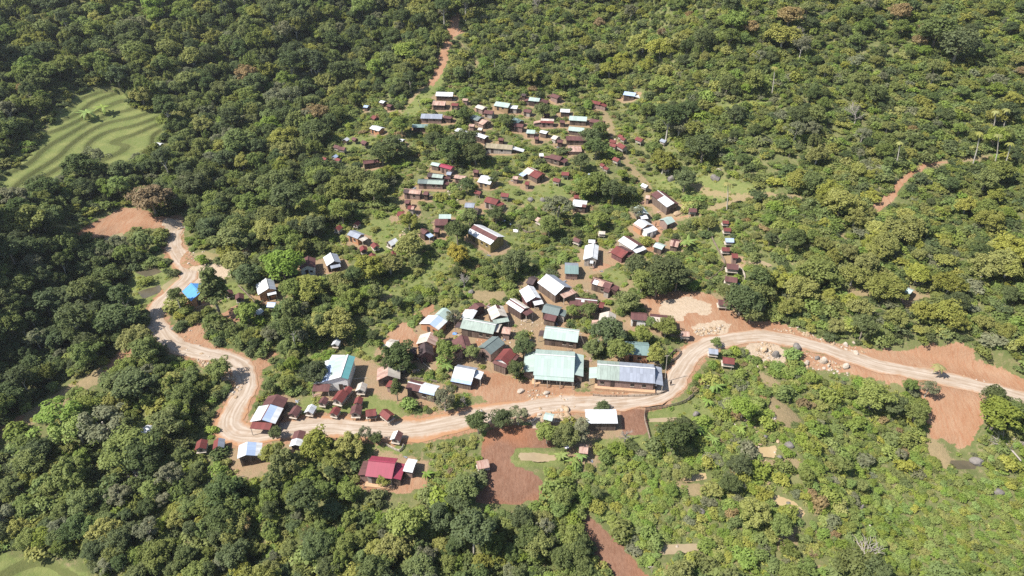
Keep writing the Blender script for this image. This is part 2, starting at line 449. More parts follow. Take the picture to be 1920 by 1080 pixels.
for pts, w, kind in PATHS:
    P = smooth_line([hit(x, y) for x, y in pts], it=2)
    lo, hi = P[:, :2].min(0)-5, P[:, :2].max(0)+5
    bb = (XX > lo[0]) & (XX < hi[0]) & (YY > lo[1]) & (YY < hi[1])
    d, _ = segdist(P, XX[bb], YY[bb])
    mm = np.zeros(XX.shape, bool); mm[bb] = d < w+.35
    MK['trail' if kind == 1 else 'plow'] |= mm
for _p in (SOIL[4],):                                    # levelled clearing at the left road end
    P_ = poly_w(_p); m_ = blur(inside(P_, XX, YY), 6); zl_ = float(base(P_[:, 0], P_[:, 1]).mean())
    ZZ = ZZ*(1-m_)+(zl_+.03*(YY-P_[:, 1].mean()))*m_
    LEVEL = inside(P_, XX, YY)
fm = MK['field']                                         # rice terraces: level steps
st = 1.25; Zf = ZZ+.55*np.sin(XX*.21+YY*.05)+.4*np.sin(YY*.17-XX*.09); dZ = Zf-ZZ; zt = np.floor(Zf/st)*st + st*sstep(.62, 1., (Zf/st) % 1)-dZ*0
ZZ = np.where(fm, zt, ZZ)
ponds = []; pondmask = np.zeros(XX.shape, bool)
for pts, c in POND:
    P = poly_w(pts, 3)
    for _ in range(2): P = np.stack([P*.75+np.roll(P, -1, 0)*.25, P*.25+np.roll(P, -1, 0)*.75], 1).reshape(-1, 2)
    m = inside(P, XX, YY)
    cx, cy = P.mean(0)
    dd = np.hypot(XX-cx, YY-cy); rr = np.hypot(*(P-[cx, cy]).T).max()
    near = inside(P*1.0+(P-[cx, cy])*.25, XX, YY)
    zl = float(base(P[:, 0], P[:, 1]).mean())-.15
    kk = 1-sstep(rr*1.0, rr*1.5+1.5, dd)
    ZZ = ZZ*(1-kk*.8)+(zl+.18)*kk*.8
    ZZ = np.where(near, zl+.12, ZZ); ZZ = np.where(m, zl-.35, ZZ)
    ponds.append((P, zl, c)); pondmask |= near
def cell(x, y):
    i = np.clip(np.searchsorted(GX, x)-1, 0, NX-2); j = np.clip(np.searchsorted(GY, y)-1, 0, NY-2)
    return i, j
def land(x, y):
    """final height of the land"""
    x = np.asarray(x, float); y = np.asarray(y, float)
    i, j = cell(x, y)
    tx = np.clip((x-GX[i])/(GX[i+1]-GX[i]), 0, 1); ty = np.clip((y-GY[j])/(GY[j+1]-GY[j]), 0, 1)
    return (ZZ[j, i]*(1-tx)+ZZ[j, i+1]*tx)*(1-ty)+(ZZ[j+1, i]*(1-tx)+ZZ[j+1, i+1]*tx)*ty
BLOCK = (rd < rh+1.0) | pondmask                         # no plants here; houses are added below
NOTREE = (rd < rh+2.2) | pondmask | blur(MK['soil'] | MK['plow'] | MK['pale'] | MK['grass'] | MK['weed'] | MK['field'] | MK['trail'], 1).astype(bool)

def build_land():
    V = np.stack([XX.ravel(), YY.ravel(), ZZ.ravel()], 1)
    i = np.arange((NY-1)*(NX-1)); j0 = (i//(NX-1))*NX+(i % (NX-1))
    F = np.stack([j0, j0+1, j0+1+NX, j0+NX], 1)
    soil = blur(MK['soil'], 1)
    soil = np.maximum(soil, .62*(1-sstep(rh+.6, rh+1.9, rd)))
    at = {'soil': ('POINT', soil.ravel()), 'plow': ('POINT', blur(MK['plow'], 1).ravel()),
          'pale': ('POINT', blur(MK['pale'], 1).ravel()), 'lawn': ('POINT', blur(MK['grass'] | MK['field'], 2).ravel()),
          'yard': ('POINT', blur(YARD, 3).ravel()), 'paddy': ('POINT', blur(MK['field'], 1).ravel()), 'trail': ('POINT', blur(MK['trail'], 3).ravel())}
    t = NT('hillside ground'); p = pos(t)
    nz1 = t.noise(p, .16, 4); nz2 = t.noise(p, .9, 4, .7); nz3 = t.noise(p, .045, 2)
    nf = t.noise(p, 2.6, 3, .7)
    wild = t.mix(t.ramp(nz1, .35, .65), (.098, .122, .042), (.170, .172, .074))
    wild = t.mix(t.math('MULTIPLY', t.ramp(nz2, .52, .7), .65), wild, (.30, .225, .14))
    lawn = t.mix(t.ramp(nz2, .3, .7), (.125, .160, .048), (.195, .205, .080))
    lawn = t.mix(t.math('MULTIPLY', t.ramp(nz1, .55, .75), .6), lawn, (.27, .24, .11))
    c = t.mix(t.ramp(t.attr('lawn'), .25, .75), wild, lawn)
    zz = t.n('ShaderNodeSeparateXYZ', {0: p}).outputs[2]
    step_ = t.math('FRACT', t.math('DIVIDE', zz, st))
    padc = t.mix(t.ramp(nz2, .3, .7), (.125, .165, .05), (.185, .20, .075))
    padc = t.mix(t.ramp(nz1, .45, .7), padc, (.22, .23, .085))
    pad = t.mix(t.math('MULTIPLY', t.math('MULTIPLY', t.math('GREATER_THAN', step_, .25), t.math('LESS_THAN', step_, .85)), .6), padc, (.085, .090, .035))  # dark grassy risers, with the steps' shadow lines also put into their colour
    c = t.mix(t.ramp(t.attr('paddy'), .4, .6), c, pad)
    yd = t.math('ADD', t.attr('yard'), t.math('MULTIPLY', t.math('SUBTRACT', nz2, .5), 1.3))
    yardc = t.mix(t.ramp(nz1, .35, .65), (.31, .20, .125), (.27, .205, .13))
    yardc = t.mix(t.math('MULTIPLY', t.ramp(nf, .5, .7), .5), yardc, (.19, .19, .08))
    c = t.mix(t.ramp(yd, .35, .65), c, yardc)
    def edge(n, a=1.25): return t.ramp(t.math('ADD', t.attr(n), t.math('MULTIPLY', t.math('SUBTRACT', nz2, .5), a)), .42, .58)
    tc = t.mix(t.ramp(nz2, .35, .65), (.33, .235, .145), (.25, .19, .11))
    c = t.mix(t.math('MULTIPLY', edge('trail', 2.2), .75), c, tc)
    sc = t.mix(t.ramp(nz1, .3, .7), (.295, .165, .098), (.355, .23, .15))
    rill = t.n('ShaderNodeVectorMath', {0: p, 1: (2.2, .35, .35)}, operation='MULTIPLY').outputs[0]
    sc = t.mix(t.math('MULTIPLY', t.ramp(t.noise(rill, .8, 4, .7), .45, .7), .55), sc, (.27, .105, .05))
    sc = t.mix(t.math('MULTIPLY', t.ramp(nf, .6, .75), .45), sc, (.47, .36, .26))
    c = t.mix(edge('soil'), c, sc)
    pc = t.mix(t.ramp(nz2, .3, .7), (.18, .098, .066), (.245, .14, .095))
    pc = t.mix(t.math('MULTIPLY', t.ramp(t.noise(rill, 1.3, 3, .6), .5, .68), .5), pc, (.155, .07, .042))
    pc = t.mix(t.math('MULTIPLY', t.ramp(nz3, .5, .62), .6), pc, (.33, .14, .07))
    c = t.mix(edge('plow', .6), c, pc)
    pl = t.mix(t.ramp(nz2, .3, .7), (.38, .30, .215), (.46, .37, .28))
    pl = t.mix(t.math('MULTIPLY', t.ramp(nf, .5, .7), .5), pl, (.30, .205, .125))
    c = t.mix(edge('pale'), c, pl)
    bump = t.n('ShaderNodeBump', {'Strength': .7, 'Distance': .35, 'Height': t.noise(p, 1.7, 5, .75)})
    t.pbsdf(c, .95, .05, normal=bump.outputs[0])
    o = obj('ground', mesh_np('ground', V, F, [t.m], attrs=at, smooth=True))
    tag(o, 'hillside of grass, bare red soil and dry ground', kind='structure'); del o['label']

def build_road():
    P = ROADW; n = len(P); D = 9
    T = np.gradient(P[:, :2], axis=0); T /= np.linalg.norm(T, axis=1)[:, None]
    N = np.stack([-T[:, 1], T[:, 0]], 1)
    ss = np.concatenate([[0], np.cumsum(np.hypot(*np.diff(P[:, :2], axis=0).T))])
    V, U = [], []
    for i in range(n):
        h = float(road_half(i))
        for kx in range(D):
            a = -1+2*kx/(D-1)
            w = h*(1+(.12*math.sin(ss[i]*.31+(2 if a > 0 else 0))+.10*math.sin(ss[i]*.83+(1 if a > 0 else 4))+.06*math.sin(ss[i]*2.3+a*2))*abs(a))
            x, y = P[i, :2]+N[i]*a*w
            V.append((x, y, P[i, 2]+.02+.05*(1-a*a)-.05*(abs(a) > .99)))
            U.append((ss[i], a*h))
    F = np.array([[i*D+q, (i+1)*D+q, (i+1)*D+q+1, i*D+q+1] for i in range(n-1) for q in range(D-1)])
    U = np.array(U)[F.ravel()]
    t = NT('dirt road'); p = pos(t)
    uv = t.n('ShaderNodeUVMap').outputs[0]; sx = t.n('ShaderNodeSeparateXYZ', {0: uv}).outputs
    c = t.mix(t.ramp(t.noise(p, .35, 4), .35, .65), (.385, .315, .25), (.315, .24, .175))
    lane = t.noise(t.n('ShaderNodeCombineXYZ', {0: t.math('MULTIPLY', sx[0], .10), 1: t.math('MULTIPLY', sx[1], 1.6)}).outputs[0], 1., 3)
    c = t.mix(t.math('MULTIPLY', t.ramp(lane, .42, .62), .75), c, (.475, .41, .345))
    rut = t.math('LESS_THAN', t.math('ABSOLUTE', t.math('SUBTRACT', t.math('ABSOLUTE', t.math('ADD', sx[1], t.math('MULTIPLY', t.math('SUBTRACT', t.noise(p, .15, 2), .5), 2.))), .85)), .16)
    c = t.mix(t.math('MULTIPLY', t.ramp(t.noise(p, .22, 3, .7), .52, .7), .55), c, (.30, .20, .125))
    c = t.mix(t.math('MULTIPLY', rut, .5), c, (.28, .215, .16))
    c = t.mix(t.math('MULTIPLY', t.ramp(t.noise(p, 3., 3, .7), .55, .75), .45), c, (.26, .18, .12))
    eg = t.math('ABSOLUTE', sx[1])
    c = t.mix(t.ramp(t.math('ADD', eg, t.math('MULTIPLY', t.noise(p, 1.2, 3), 1.4)), 2.6, 3.5), c, (.36, .20, .11))
    t.pbsdf(c, .95, .05)
    o = obj('road', mesh_np('road', V, F, [t.m], uv=U, smooth=True)); o['kind'] = 'structure'

def build_ponds():
    cols = {'mud': ((.29, .225, .14), (.34, .27, .17)), 'ochre': ((.37, .275, .145), (.42, .32, .185)), 'dark': ((.085, .075, .05), (.12, .10, .065)), 'green': ((.24, .20, .10), (.30, .25, .13))}
    wm = {}
    for n, (a, b) in cols.items():
        t = NT('pond water '+n); t.pbsdf(t.mix(t.ramp(t.noise(pos(t), .35, 3), .35, .65), a, b), .22, .4); wm[n] = t.m
    for P, z, c in ponds:
        ctr = P.mean(0); V = [(ctr[0], ctr[1], z)]
        for q, (x, y) in enumerate(P):
            f = 1.03+.04*math.sin(q*.7)+.04*math.sin(q*1.9); V.append((ctr[0]+(x-ctr[0])*f, ctr[1]+(y-ctr[1])*f, z))
        m = len(P); F = [(0, 1+a, 1+(a+1) % m) for a in range(m)]
        o = obj('pond_water', mesh_np('pond_water', V, F, [wm[c]])); o['kind'] = 'structure'
YARD = np.zeros(XX.shape, bool)
# ------------------------------------------------------------------ buildings
FOOT = []                                               # (x, y, radius, yard) cleared round each building
def plane_hit(px, py, z):
    d = raydir(px, py); t = (z-CAMH)/d[2]; return np.array([d[0]*t, d[1]*t, z])
NSM = {'n': 0}
def H(label, A, B, e, roof='white', wall='wood', side='f', end='A', hr=3.9, other=None, pitch=23, leans=(), cat='house', name='wooden_house',
      yard=1.6, open_=True, cap=None, plinth=0., posts_front=0, minw=1.3):
    mid = ((A[0]+B[0])/2, (A[1]+B[1])/2); hr = .4+.76*hr; hr *= .82 if mid[1] < 345 else .93 if mid[1] < 500 else 1
    C = hit(*mid, dh=hr); zr = C[2]
    a, b = plane_hit(*A, zr), plane_hit(*B, zr)
    ctr = (a+b)/2; L = float(np.hypot(*(b-a)[:2])); ang = math.atan2(b[1]-a[1], b[0]-a[0])
    zg = float(base(ctr[0], ctr[1])); hr = zr-zg
    ny = np.array([-math.sin(ang), math.cos(ang)])
    sg = {'f': 1 if ny[1] < 0 else -1, 'l': 1 if ny[0] < 0 else -1}
    sg['b'] = -sg['f']; sg['r'] = -sg['l']
    s = sg[side]; tp = math.tan(R_(pitch))
    if isinstance(e, (int, float)): w1 = float(e)
    else:
        E = a if end == 'A' else b
        ws = np.linspace(.8, 9, 165)
        u, v, _ = project(E[0]+ny[0]*s*ws, E[1]+ny[1]*s*ws, zr-ws*tp)
        w1 = float(ws[np.argmin((u-e[0])**2+(v-e[1])**2)])
    w1 = max(w1, minw); w2 = other if other else w1
    if isinstance(other, tuple):
        E = a if end == 'A' else b; ws = np.linspace(.6, 9, 165)
        u, v, _ = project(E[0]-ny[0]*s*ws, E[1]-ny[1]*s*ws, zr-ws*tp)
        w2 = float(ws[np.argmin((u-other[0])**2+(v-other[1])**2)])
    W = {s: w1, -s: w2}
    mw = max(W.values())
    if hr-mw*tp < 1.25: tp = max(.10, (hr-1.25)/mw)
    root = empty(name, (ctr[0], ctr[1], zg), ang); tag(root, label, cat)
    h = L/2; far = np.hypot(ctr[0], ctr[1]) > 235
    def slope_pt(x, t, q): return (x, q*W[q]*t, hr-W[q]*t*tp)
    # roof
    panels = []
    if isinstance(roof, str): roof = {'f' if abs(ny[1]) > abs(ny[0]) else 'l': roof, 'b' if abs(ny[1]) > abs(ny[0]) else 'r': roof}
    if isinstance(roof, dict):
        panels = [(k, 0, 1, 0, 1, m) for k, m in roof.items()]
    else: panels = list(roof)
    bym = {}
    for (k, s0, s1, t0, t1, m) in panels: bym.setdefault(m, []).append((sg[k], s0, s1, t0, t1))
    first = None
    for m, L_ in bym.items():
        mb = MB()
        for q, s0, s1, t0, t1 in L_:
            x0, x1 = -h+L*s0, -h+L*s1
            mb.slab([slope_pt(x0, t0, q), slope_pt(x1, t0, q), slope_pt(x1, t1, q), slope_pt(x0, t1, q)], .07)
        o = mb.build('roof', RM[m], root)
        first = first or o
        if len(bym) > 1: o['label'] = {'white': 'white metal', 'brown': 'maroon rusted', 'red': 'rusty red', 'rust': 'pale rusted', 'sky': 'pale blue', 'grey': 'grey metal', 'tan': 'off-white', 'mint': 'mint', 'teal': 'teal', 'dark': 'dark'}.get(m, m+' coloured')+' stretch of roof'
    if cap is None: cap = not far and L > 5
    if cap:
        MB().box((0, 0, hr+.035), (L+.06, .34, .06)).build('ridge_cap', M_CAP if m in ('white', 'mint', 'sky', 'grey', 'tan', 'lichen') else RM[m], first)
    # walls
    iy = .35; ix = .3
    yl, yr = -(W[-1]-iy), W[1]-iy
    zl, zr_ = hr-(W[-1]-iy)*tp-.075, hr-(W[1]-iy)*tp-.075
    prof = [(yl, -.9+plinth), (yr, -.9+plinth), (yr, zr_), (0, hr-.075), (yl, zl)]
    mb = MB(); x0, x1 = -h+ix, h-ix
    f0 = [(x0, y, z) for y, z in prof]; f1 = [(x1, y, z) for y, z in prof]
    mb.face(f0[::-1], [(y, z) for y, z in prof][::-1]); mb.face(f1, prof)
    mb.face([f0[0], f1[0], f1[4], f0[4]][::-1], [(x0, 0), (x1, 0), (x1, 2), (x0, 2)][::-1])
    mb.face([f0[2], f1[2], f1[1], f0[1]][::-1], [(x0, 2), (x1, 2), (x1, 0), (x0, 0)][::-1])
    mb.build('wall', WM[wall], root)
    # openings on the side or gable that faces the viewer
    along = abs(ny[0]) > abs(ny[1])                      # ridge runs away from the viewer
    if open_:
        if not along:
            q = sg['f']; yy = q*(W[q]-iy)+q*.015; zt = hr-(W[q]-iy)*tp
            hh = min(1.8, zt-.2)
            spots = [(.28, 'door')] + ([(.62, 'window')] if L > 4.5 else []) + ([(.82, 'window')] if L > 8 and not far else []) + ([(.1, 'window')] if L > 10 else [])
            for fx, kd in spots:
                xx = -h+L*fx
                if kd == 'door': MB().box((xx, yy, hh/2+.08), (.95, .07, hh)).build('door', M_DOOR, root)
                else:
                    o = MB().box((xx, yy, min(1.25, zt*.62)), (.85, .06, .75)).build('window', M_PANE, root)
                    if not far: MB().box((xx, yy+q*.03, min(1.25, zt*.62)-.43), (1.0, .12, .07)).build('sill', M_PALEPOST, o)
        else:
            xe = (h-ix) if a[1] > b[1] else -(h-ix); d = math.copysign(.015, xe); zt = min(zl, zr_)
            hh = min(1.8, max(1.3, zt-.1)); off = -.25*(W[1]-iy)
            MB().box((xe+d, off, hh/2+.08), (.07, .95, hh)).build('door', M_DOOR, root)
            if mw > 2: MB().box((xe+d, .45*(W[1]-iy), 1.2), (.06, .8, .7)).build('window', M_PANE, root)
    if plinth: MB().box((0, (W[1]-W[-1])/2, -.6), (L+.6, W[1]+W[-1]+1.0, 1.2+2*plinth)).build('terrace', plain_terrace, root)
    if posts_front:
        q = sg['f']; zt = hr-W[q]*tp
        for kx in range(posts_front):
            xx = -h+.5+(L-1.)*kx/(posts_front-1)
            MB().box((xx, q*(W[q]-.12), (zt-.1)/2), (.16, .16, zt-.1)).build('post', M_PALEPOST, root)
    for ln in leans:
        kind, where = ln[0], ln[1]
        mb = MB()
        if kind == 'end':
            _, _, ext, y0, y1, drop, m = ln[:7]; wl = ln[7] if len(ln) > 7 else None
            # y0,y1 in units of the half widths, measured from viewer-left/front (-1) to (+1)
            qf = sg['l'] if along else sg['f']
            def yv(t): q = qf if t < 0 else -qf; return q*abs(t)*W[q]
            ya, yb = sorted((yv(y0), yv(y1)))
            xe = -h if where == 'A' else h; d = -1 if where == 'A' else 1
            za = hr-mw*tp+drop; zb = za-ext*.22
            if zb < 1.3: zb = 1.3; za = max(za, zb+.15)
            mb.slab([(xe-d*.12, ya, za), (xe-d*.12, yb, za), (xe+d*ext, yb, zb), (xe+d*ext, ya, zb)], .07)
            mb.build('lean_to_roof', RM[m], root)
            if wl:
                w = MB().box((xe+d*(ext-.25)/2-d*ix/2, (ya+yb)/2, (zb-.12)/2-.4), (ext-.25+ix-.02, yb-ya-.5, zb-.12+.8))
                w.build('lean_to_wall', WM[wl], root)
            else:
                for y in (ya+.15, yb-.15): MB().box((xe+d*(ext-.15), y, (zb-.1)/2-.2), (.13, .13, zb-.1+.4)).build('post', M_PALEPOST, root)
        else:
            _, _, s0, s1, dep, m = ln[:6]; wl = ln[6] if len(ln) > 6 else None
            q = sg[where]; za = hr-W[q]*tp-.10; zb = za-dep*.2
            if zb < 1.1: zb = 1.1
            ya, yb = W[q]-.12, W[q]+dep; x0, x1 = -h+L*s0, -h+L*s1
            mb.slab([(x0, q*ya, za), (x1, q*ya, za), (x1, q*yb, zb), (x0, q*yb, zb)], .07)
            mb.build('lean_to_roof', RM[m], root)
            if wl:
                MB().box(((x0+x1)/2, q*(ya+yb-.25)/2, (zb-.12)/2-.4), (x1-x0-.4, dep-.3, zb-.12+.8)).build('lean_to_wall', WM[wl], root)
            else:
                np_ = max(2, int((x1-x0)/2.6)+1)
                for kx in range(np_):
                    MB().box((x0+.15+(x1-x0-.3)*kx/(np_-1), q*(yb-.15), (zb-.1)/2-.2), (.13, .13, zb-.1+.4)).build('post', M_PALEPOST, root)
    rr = math.hypot(L/2, mw)
    n = max(1, int(L/max(mw, 1.5)))
    for kx in range(n):
        f = (kx+.5)/n-.5
        FOOT.append((ctr[0]+math.cos(ang)*L*f, ctr[1]+math.sin(ang)*L*f, max(mw, L/n/2)+.7, yard))
    return root

def G(label, x, y, wpx, roof='red', rot=0, wall='pale', lw=1.08, stilt=1.0, name='stilt_granary', cat='granary', posts=True, pitch=32):
    """small store hut on four posts, gable towards rot (0 = gable faces the viewer)"""
    p0 = hit(x, y, dh=2.6); m = pxm(p0)
    w = wpx*m*.47; w = min(max(w, .95), 1.75); Lh = w*lw
    zg = float(base(p0[0], p0[1])); ang = R_(90+rot)
    root = empty(name, (p0[0], p0[1], zg), ang); tag(root, label, cat)
    tp = math.tan(R_(pitch)); bw = w*.72; hb = 1.15*w/1.2; zf = stilt*w/1.2
    ze = zf+hb; zr = ze+bw*tp+.02
    parts = {}
    r = RM[roof] if isinstance(roof, str) else None
    def sl(q):
        z2 = zr-w*tp
        return [(-Lh, 0, zr), (Lh, 0, zr), (Lh, q*w, z2), (-Lh, q*w, z2)]
    if r: MB().slab(sl(1), .06).slab(sl(-1), .06).build('roof', r, root)
    else:
        for q, mm in zip((1, -1), roof): MB().slab(sl(q), .06).build('roof', RM[mm], root)
    pr = [(-bw, zf), (bw, zf), (bw, zr-bw*tp-.07), (0, zr-.07), (-bw, zr-bw*tp-.07)]
    xl = Lh-.22*w
    mb = MB(); f0 = [(-xl, a, b) for a, b in pr]; f1 = [(xl, a, b) for a, b in pr]
    mb.face(f0[::-1], pr[::-1]); mb.face(f1, pr)
    mb.face([f0[4], f1[4], f1[0], f0[0]], [(-xl, 2), (xl, 2), (xl, 0), (-xl, 0)]); mb.face([f0[1], f1[1], f1[2], f0[2]], [(-xl, 0), (xl, 0), (xl, 2), (-xl, 2)])
    mb.face([f0[0], f1[0], f1[1], f0[1]])
    mb.build('wall', WM[wall], root)
    near = p0[1] < 190
    if near: MB().box((0, 0, zf-.05), (2*xl+.5*w, 2*bw+.25*w, .10)).build('platform', M_PALEPOST, root)
    xe = -xl if math.sin(ang+math.pi) < 0 else xl
    if near: MB().box((xe+math.copysign(.02, xe), 0, zf+hb*.5), (.05, .5*w, hb*.62)).build('door', M_DOOR, root)
    if posts:
        for i in (-1, 1):
            for j in (-1, 1): MB().tube([(i*(xl-.12), j*(bw-.12), -.6), (i*(xl-.12), j*(bw-.12), zf-.10)], .085, 5).build('post', M_PALEPOST, root)
    FOOT.append((p0[0], p0[1], Lh+.35, .25))
    return root
plain_terrace = plain_mat('clay terrace', (.52, .34, .21), (.42, .27, .17), .9)
# ---- along the road and the village core
H('long hall with a broad pale mint hipped roof and open front veranda', (1003,664), (1078,669), (984,702), {'f': 'mint', 'b': 'mint'}, 'wood', hr=5.6, pitch=22, other=3.6, name='village_hall', cat='hall', plinth=.25, posts_front=6,
  leans=[('end','A',2.6,-.75,.95,.1,'mint','wood'), ('end','B',2.2,-.8,1,.2,'mint','wood'), ('side','f',.03,1,1.0,'mint')], yard=2.5)
r_ = H('longhouse with lichen-stained mint and plain blue-grey roof halves beside the road bend', (1120,683), (1228,691), (1118,711), [('f',0,.39,0,1,'lichen'),('b',0,.39,0,1,'lichen'),('f',.39,1,0,1,'grey'),('b',.39,1,0,1,'grey')], 'pinkwall', hr=4.6, pitch=20, other=2.6, name='longhouse', plinth=.15, leans=[('end','A',1.8,-.9,.2,.1,'mint'), ('end','B',1.9,-1,1,-.02,'grey')])
H('big metal-sheeted hall with teal right roof slope and white gable wall', (652,665), (638,707), (667,666), [('r',0,1,0,1,'teal'),('l',0,.82,0,.45,'mint'),('l',.82,1,0,.45,'white'),('l',0,1,.45,.72,'sky'),('l',0,1,.72,1,'white')], 'white', side='r', hr=5.2, pitch=20, other=6.6, name='storage_hall', cat='hall', leans=[('side','l',.12,.62,2.2,'white'), ('end','A',2.2,-.7,-.2,.9,'white'), ('end','B',2.0,-1,-.4,.1,'brown')], yard=.8)
H('low house with white and pale blue roof strips and maroon porch by the hairpin', (507,758), (491,787), (468,789), [('l',0,1,.12,1,'white'),('l',0,1,0,.12,'brown'),('r',0,1,0,.55,'sky'),('r',0,1,.55,1,'white')], 'dkwood', side='l', end='B', hr=4.0, pitch=18, other=(517,792), leans=[('end','B',1.6,-.8,.75,.05,'red')])
H('small maroon-roofed house attached behind the striped house at the hairpin bend', (520,739), (509,757), (531,764), 'brown', 'dkwood', side='r', end='B', hr=3.6, pitch=22, open_=False)
H('house with a white metal front slope and small raised porch at right, above the road', (853,688), (891,695), (845,708), {'f':'white','b':'grey'}, 'wood', hr=3.9, pitch=24, other=2.0, leans=[('end','B',1.7,-.5,.7,.25,'white'), ('side','f',0,1,.9,'sky','wood')])
H('house with half maroon and half white metal roof on the lawn above the granaries', (765,716), (819,729), (758,728), [('f',0,.47,0,1,'brown'),('b',0,.47,0,1,'brown'),('f',.47,1,0,.6,'white'),('f',.47,1,.6,1,'sky'),('b',.47,1,0,1,'white')], 'wood', hr=3.5, pitch=22, other=1.8)
H('striped off-white gabled house with a small red shed roof at its front right', (728,681), (727,704), (703,708), {'l':'rust','r':'tan'}, 'wood', side='l', end='B', hr=4.1, other=(750,711), pitch=27)
H('small red-roofed shed in front of the striped off-white gabled house', (739,713), (731,725), 1.3, 'red', 'pinkwall', side='l', hr=2.4, pitch=18, cat='shed', name='shed', open_=False)
H('grey weathered shed roof tucked under the dark tree left of the core', (725,640), (742,643), (720,655), 'tan', 'wood', hr=3.2, pitch=22, cat='shed', name='shed')
H('dark brown two-storey house with steep gable in front of the striped roof', (796,641), (798,660), (788,665), 'dark', 'maroon', side='l', end='B', hr=4.4, pitch=36, other=(815,664), minw=1.7)
H('house with pale left slope and rust-striped right slope behind the dark brown house', (808,622), (800,640), (780,646), {'l':'tan','r':'rust'}, 'mud', side='l', end='B', hr=4.0, pitch=25, other=(818,645), open_=False)
H('house with white, pale blue and white roof bands at the orange cutting', (822,591), (805,607), (786,611), [('l',0,1,0,1,'white'),('r',0,1,0,.6,'sky'),('r',0,1,.6,1,'white')], 'mud', side='l', end='B', hr=3.8, pitch=20, other=(822,619))
H('pale mint roofed house on the upper left corner of the core', (836,577), (822,590), (816,592), 'mint', 'pinkwall', side='l', end='B', hr=3.8, pitch=24, other=(840,600))
H('flat-looking white roofed house with a dark open right side', (889,580), (879,596), (862,591), 'white', 'dkwood', side='l', end='B', hr=3.8, pitch=14, other=(886,598), cap=False)
H('small maroon roof behind the flat-looking white roofed house', (890,568), (899,575), (877,578), 'brown', 'dkwood', hr=3.6, pitch=22, open_=False)
H('long plank house with one pale mint slope, left of the core yard', (868,598), (930,609), (861,615), {'f':'lichen','b':'lichen'}, 'wood', hr=4.1, pitch=22, other=1.6, leans=[('end','A',1.7,-.8,.2,-.2,'dark')])
H('long plank house with pale mint slope facing the yard, right of the core', (1022,614), (1086,622), (1013,633), {'f':'mint','b':'mint'}, 'wood', hr=4.1, pitch=22, other=1.7, leans=[('end','A',1.4,-.6,.3,-.1,'dark')])
H('maroon gabled house left of the green-grey roof', (865,628), (873,653), (853,662), 'brown', 'pinkwall', side='l', end='B', hr=4.1, pitch=27, other=(888,648))
H('house with a long dark green-grey roof slope and pale gable', (934,631), (907,652), (922,663), {'r':'slate','l':'slate'}, 'pinkwall', side='r', end='B', hr=4.4, pitch=24, other=1.9)
H('red-brown roofed house with white gable triangle beside the mint hall', (957,653), (939,674), (950,686), 'red', 'white', side='r', end='B', hr=4.4, pitch=26, other=(927,683), leans=[('side','r',0,1,.8,'brown','wood'), ('end','B',.9,-1,1,-.1,'brown','wood')])
H('pale rusty shed with open side in the core yard', (942,616), (958,618), (940,625), 'rust', 'pinkwall', hr=2.9, pitch=18, cat='shed', name='shed', open_=False)
H('low pale shed at the end of the long mint-roofed plank house', (927,611), (938,613), (925,622), 'tan', 'dkwood', hr=2.6, pitch=14, cat='shed', name='shed', open_=False)
H('off-white gabled house with brown patches and front porch', (929,571), (938,591), (921,599), [('l',0,1,0,1,'tan'),('r',0,.35,0,.5,'brown'),('r',.35,1,0,.5,'tan'),('r',0,1,.5,1,'tan')], 'dkwood', side='l', end='B', hr=4.2, pitch=24, other=(952,594), leans=[('end','B',1.4,-.9,1,-.05,'lichen')])
H('house with white left slope and rusty ridge band under the bushes', (957,560), (985,578), (948,568), [('l',0,1,.3,1,'white'),('l',0,1,0,.3,'brown'),('r',0,1,0,1,'tan')], 'dkwood', side='l', hr=3.9, pitch=22, leans=[('end','B',1.6,-.7,.9,.0,'brown')])
H('white gabled house with a flat white porch in the upper core', (990,535), (1004,557), (986,566), 'white', 'maroon', side='l', end='B', hr=4.2, pitch=25, other=(1015,559), leans=[('end','B',1.5,-.3,1.1,-.05,'white')])
H('biggest white roofed house of the core with a rusty porch', (1024,514), (1058,538), (1038,551), {'l':'white','r':'grey'}, 'wood', side='l', end='B', hr=5.0, pitch=26, other=2.9, leans=[('end','B',1.9,-.5,1,-.1,'rust')])
H('dark brown roof in tree shade left of the biggest white roof', (992,520), (1005,524), (986,531), 'dark', 'dkwood', hr=3.4, pitch=20, open_=False)
H('grey-green roofed house with a red lower lean-to in the core', (1020,572), (1051,579), (1012,584), 'slate', 'dkwood', hr=4.0, pitch=22, other=2.0, leans=[('side','f',.25,.95,2.0,'brown','wood'), ('end','B',1.6,-.6,.7,-.1,'slate','pale')])
H('maroon roofed house with one white patch in the upper core', (1079,560), (1120,564), (1074,572), [('f',0,.28,0,1,'brown'),('f',.28,.42,0,.4,'white'),('f',.28,.42,.4,1,'brown'),('f',.42,1,0,1,'brown'),('b',0,1,0,1,'brown')], 'pinkwall', hr=3.9, pitch=22, other=1.8, leans=[('end','A',1.5,-.8,.2,-.1,'brown','wood')])
H('tiny red-roofed shed at the right end of the maroon house with the white patch', (1123,568), (1133,570), (1122,575), 'red', 'dkwood', hr=2.7, pitch=20, cat='shed', name='shed', open_=False)
H('tall white gabled roof rising behind the dark tree', (1142,583), (1139,604), (1121,609), 'tan', 'white', side='l', end='B', hr=4.5, pitch=26, other=(1157,603), leans=[('side','l',.55,1,1.7,'rust')])
H('maroon longhouse with white front wall at the quarry side', (1183,587), (1214,590), (1172,598), 'brown', 'white', hr=3.8, pitch=24, other=1.8)
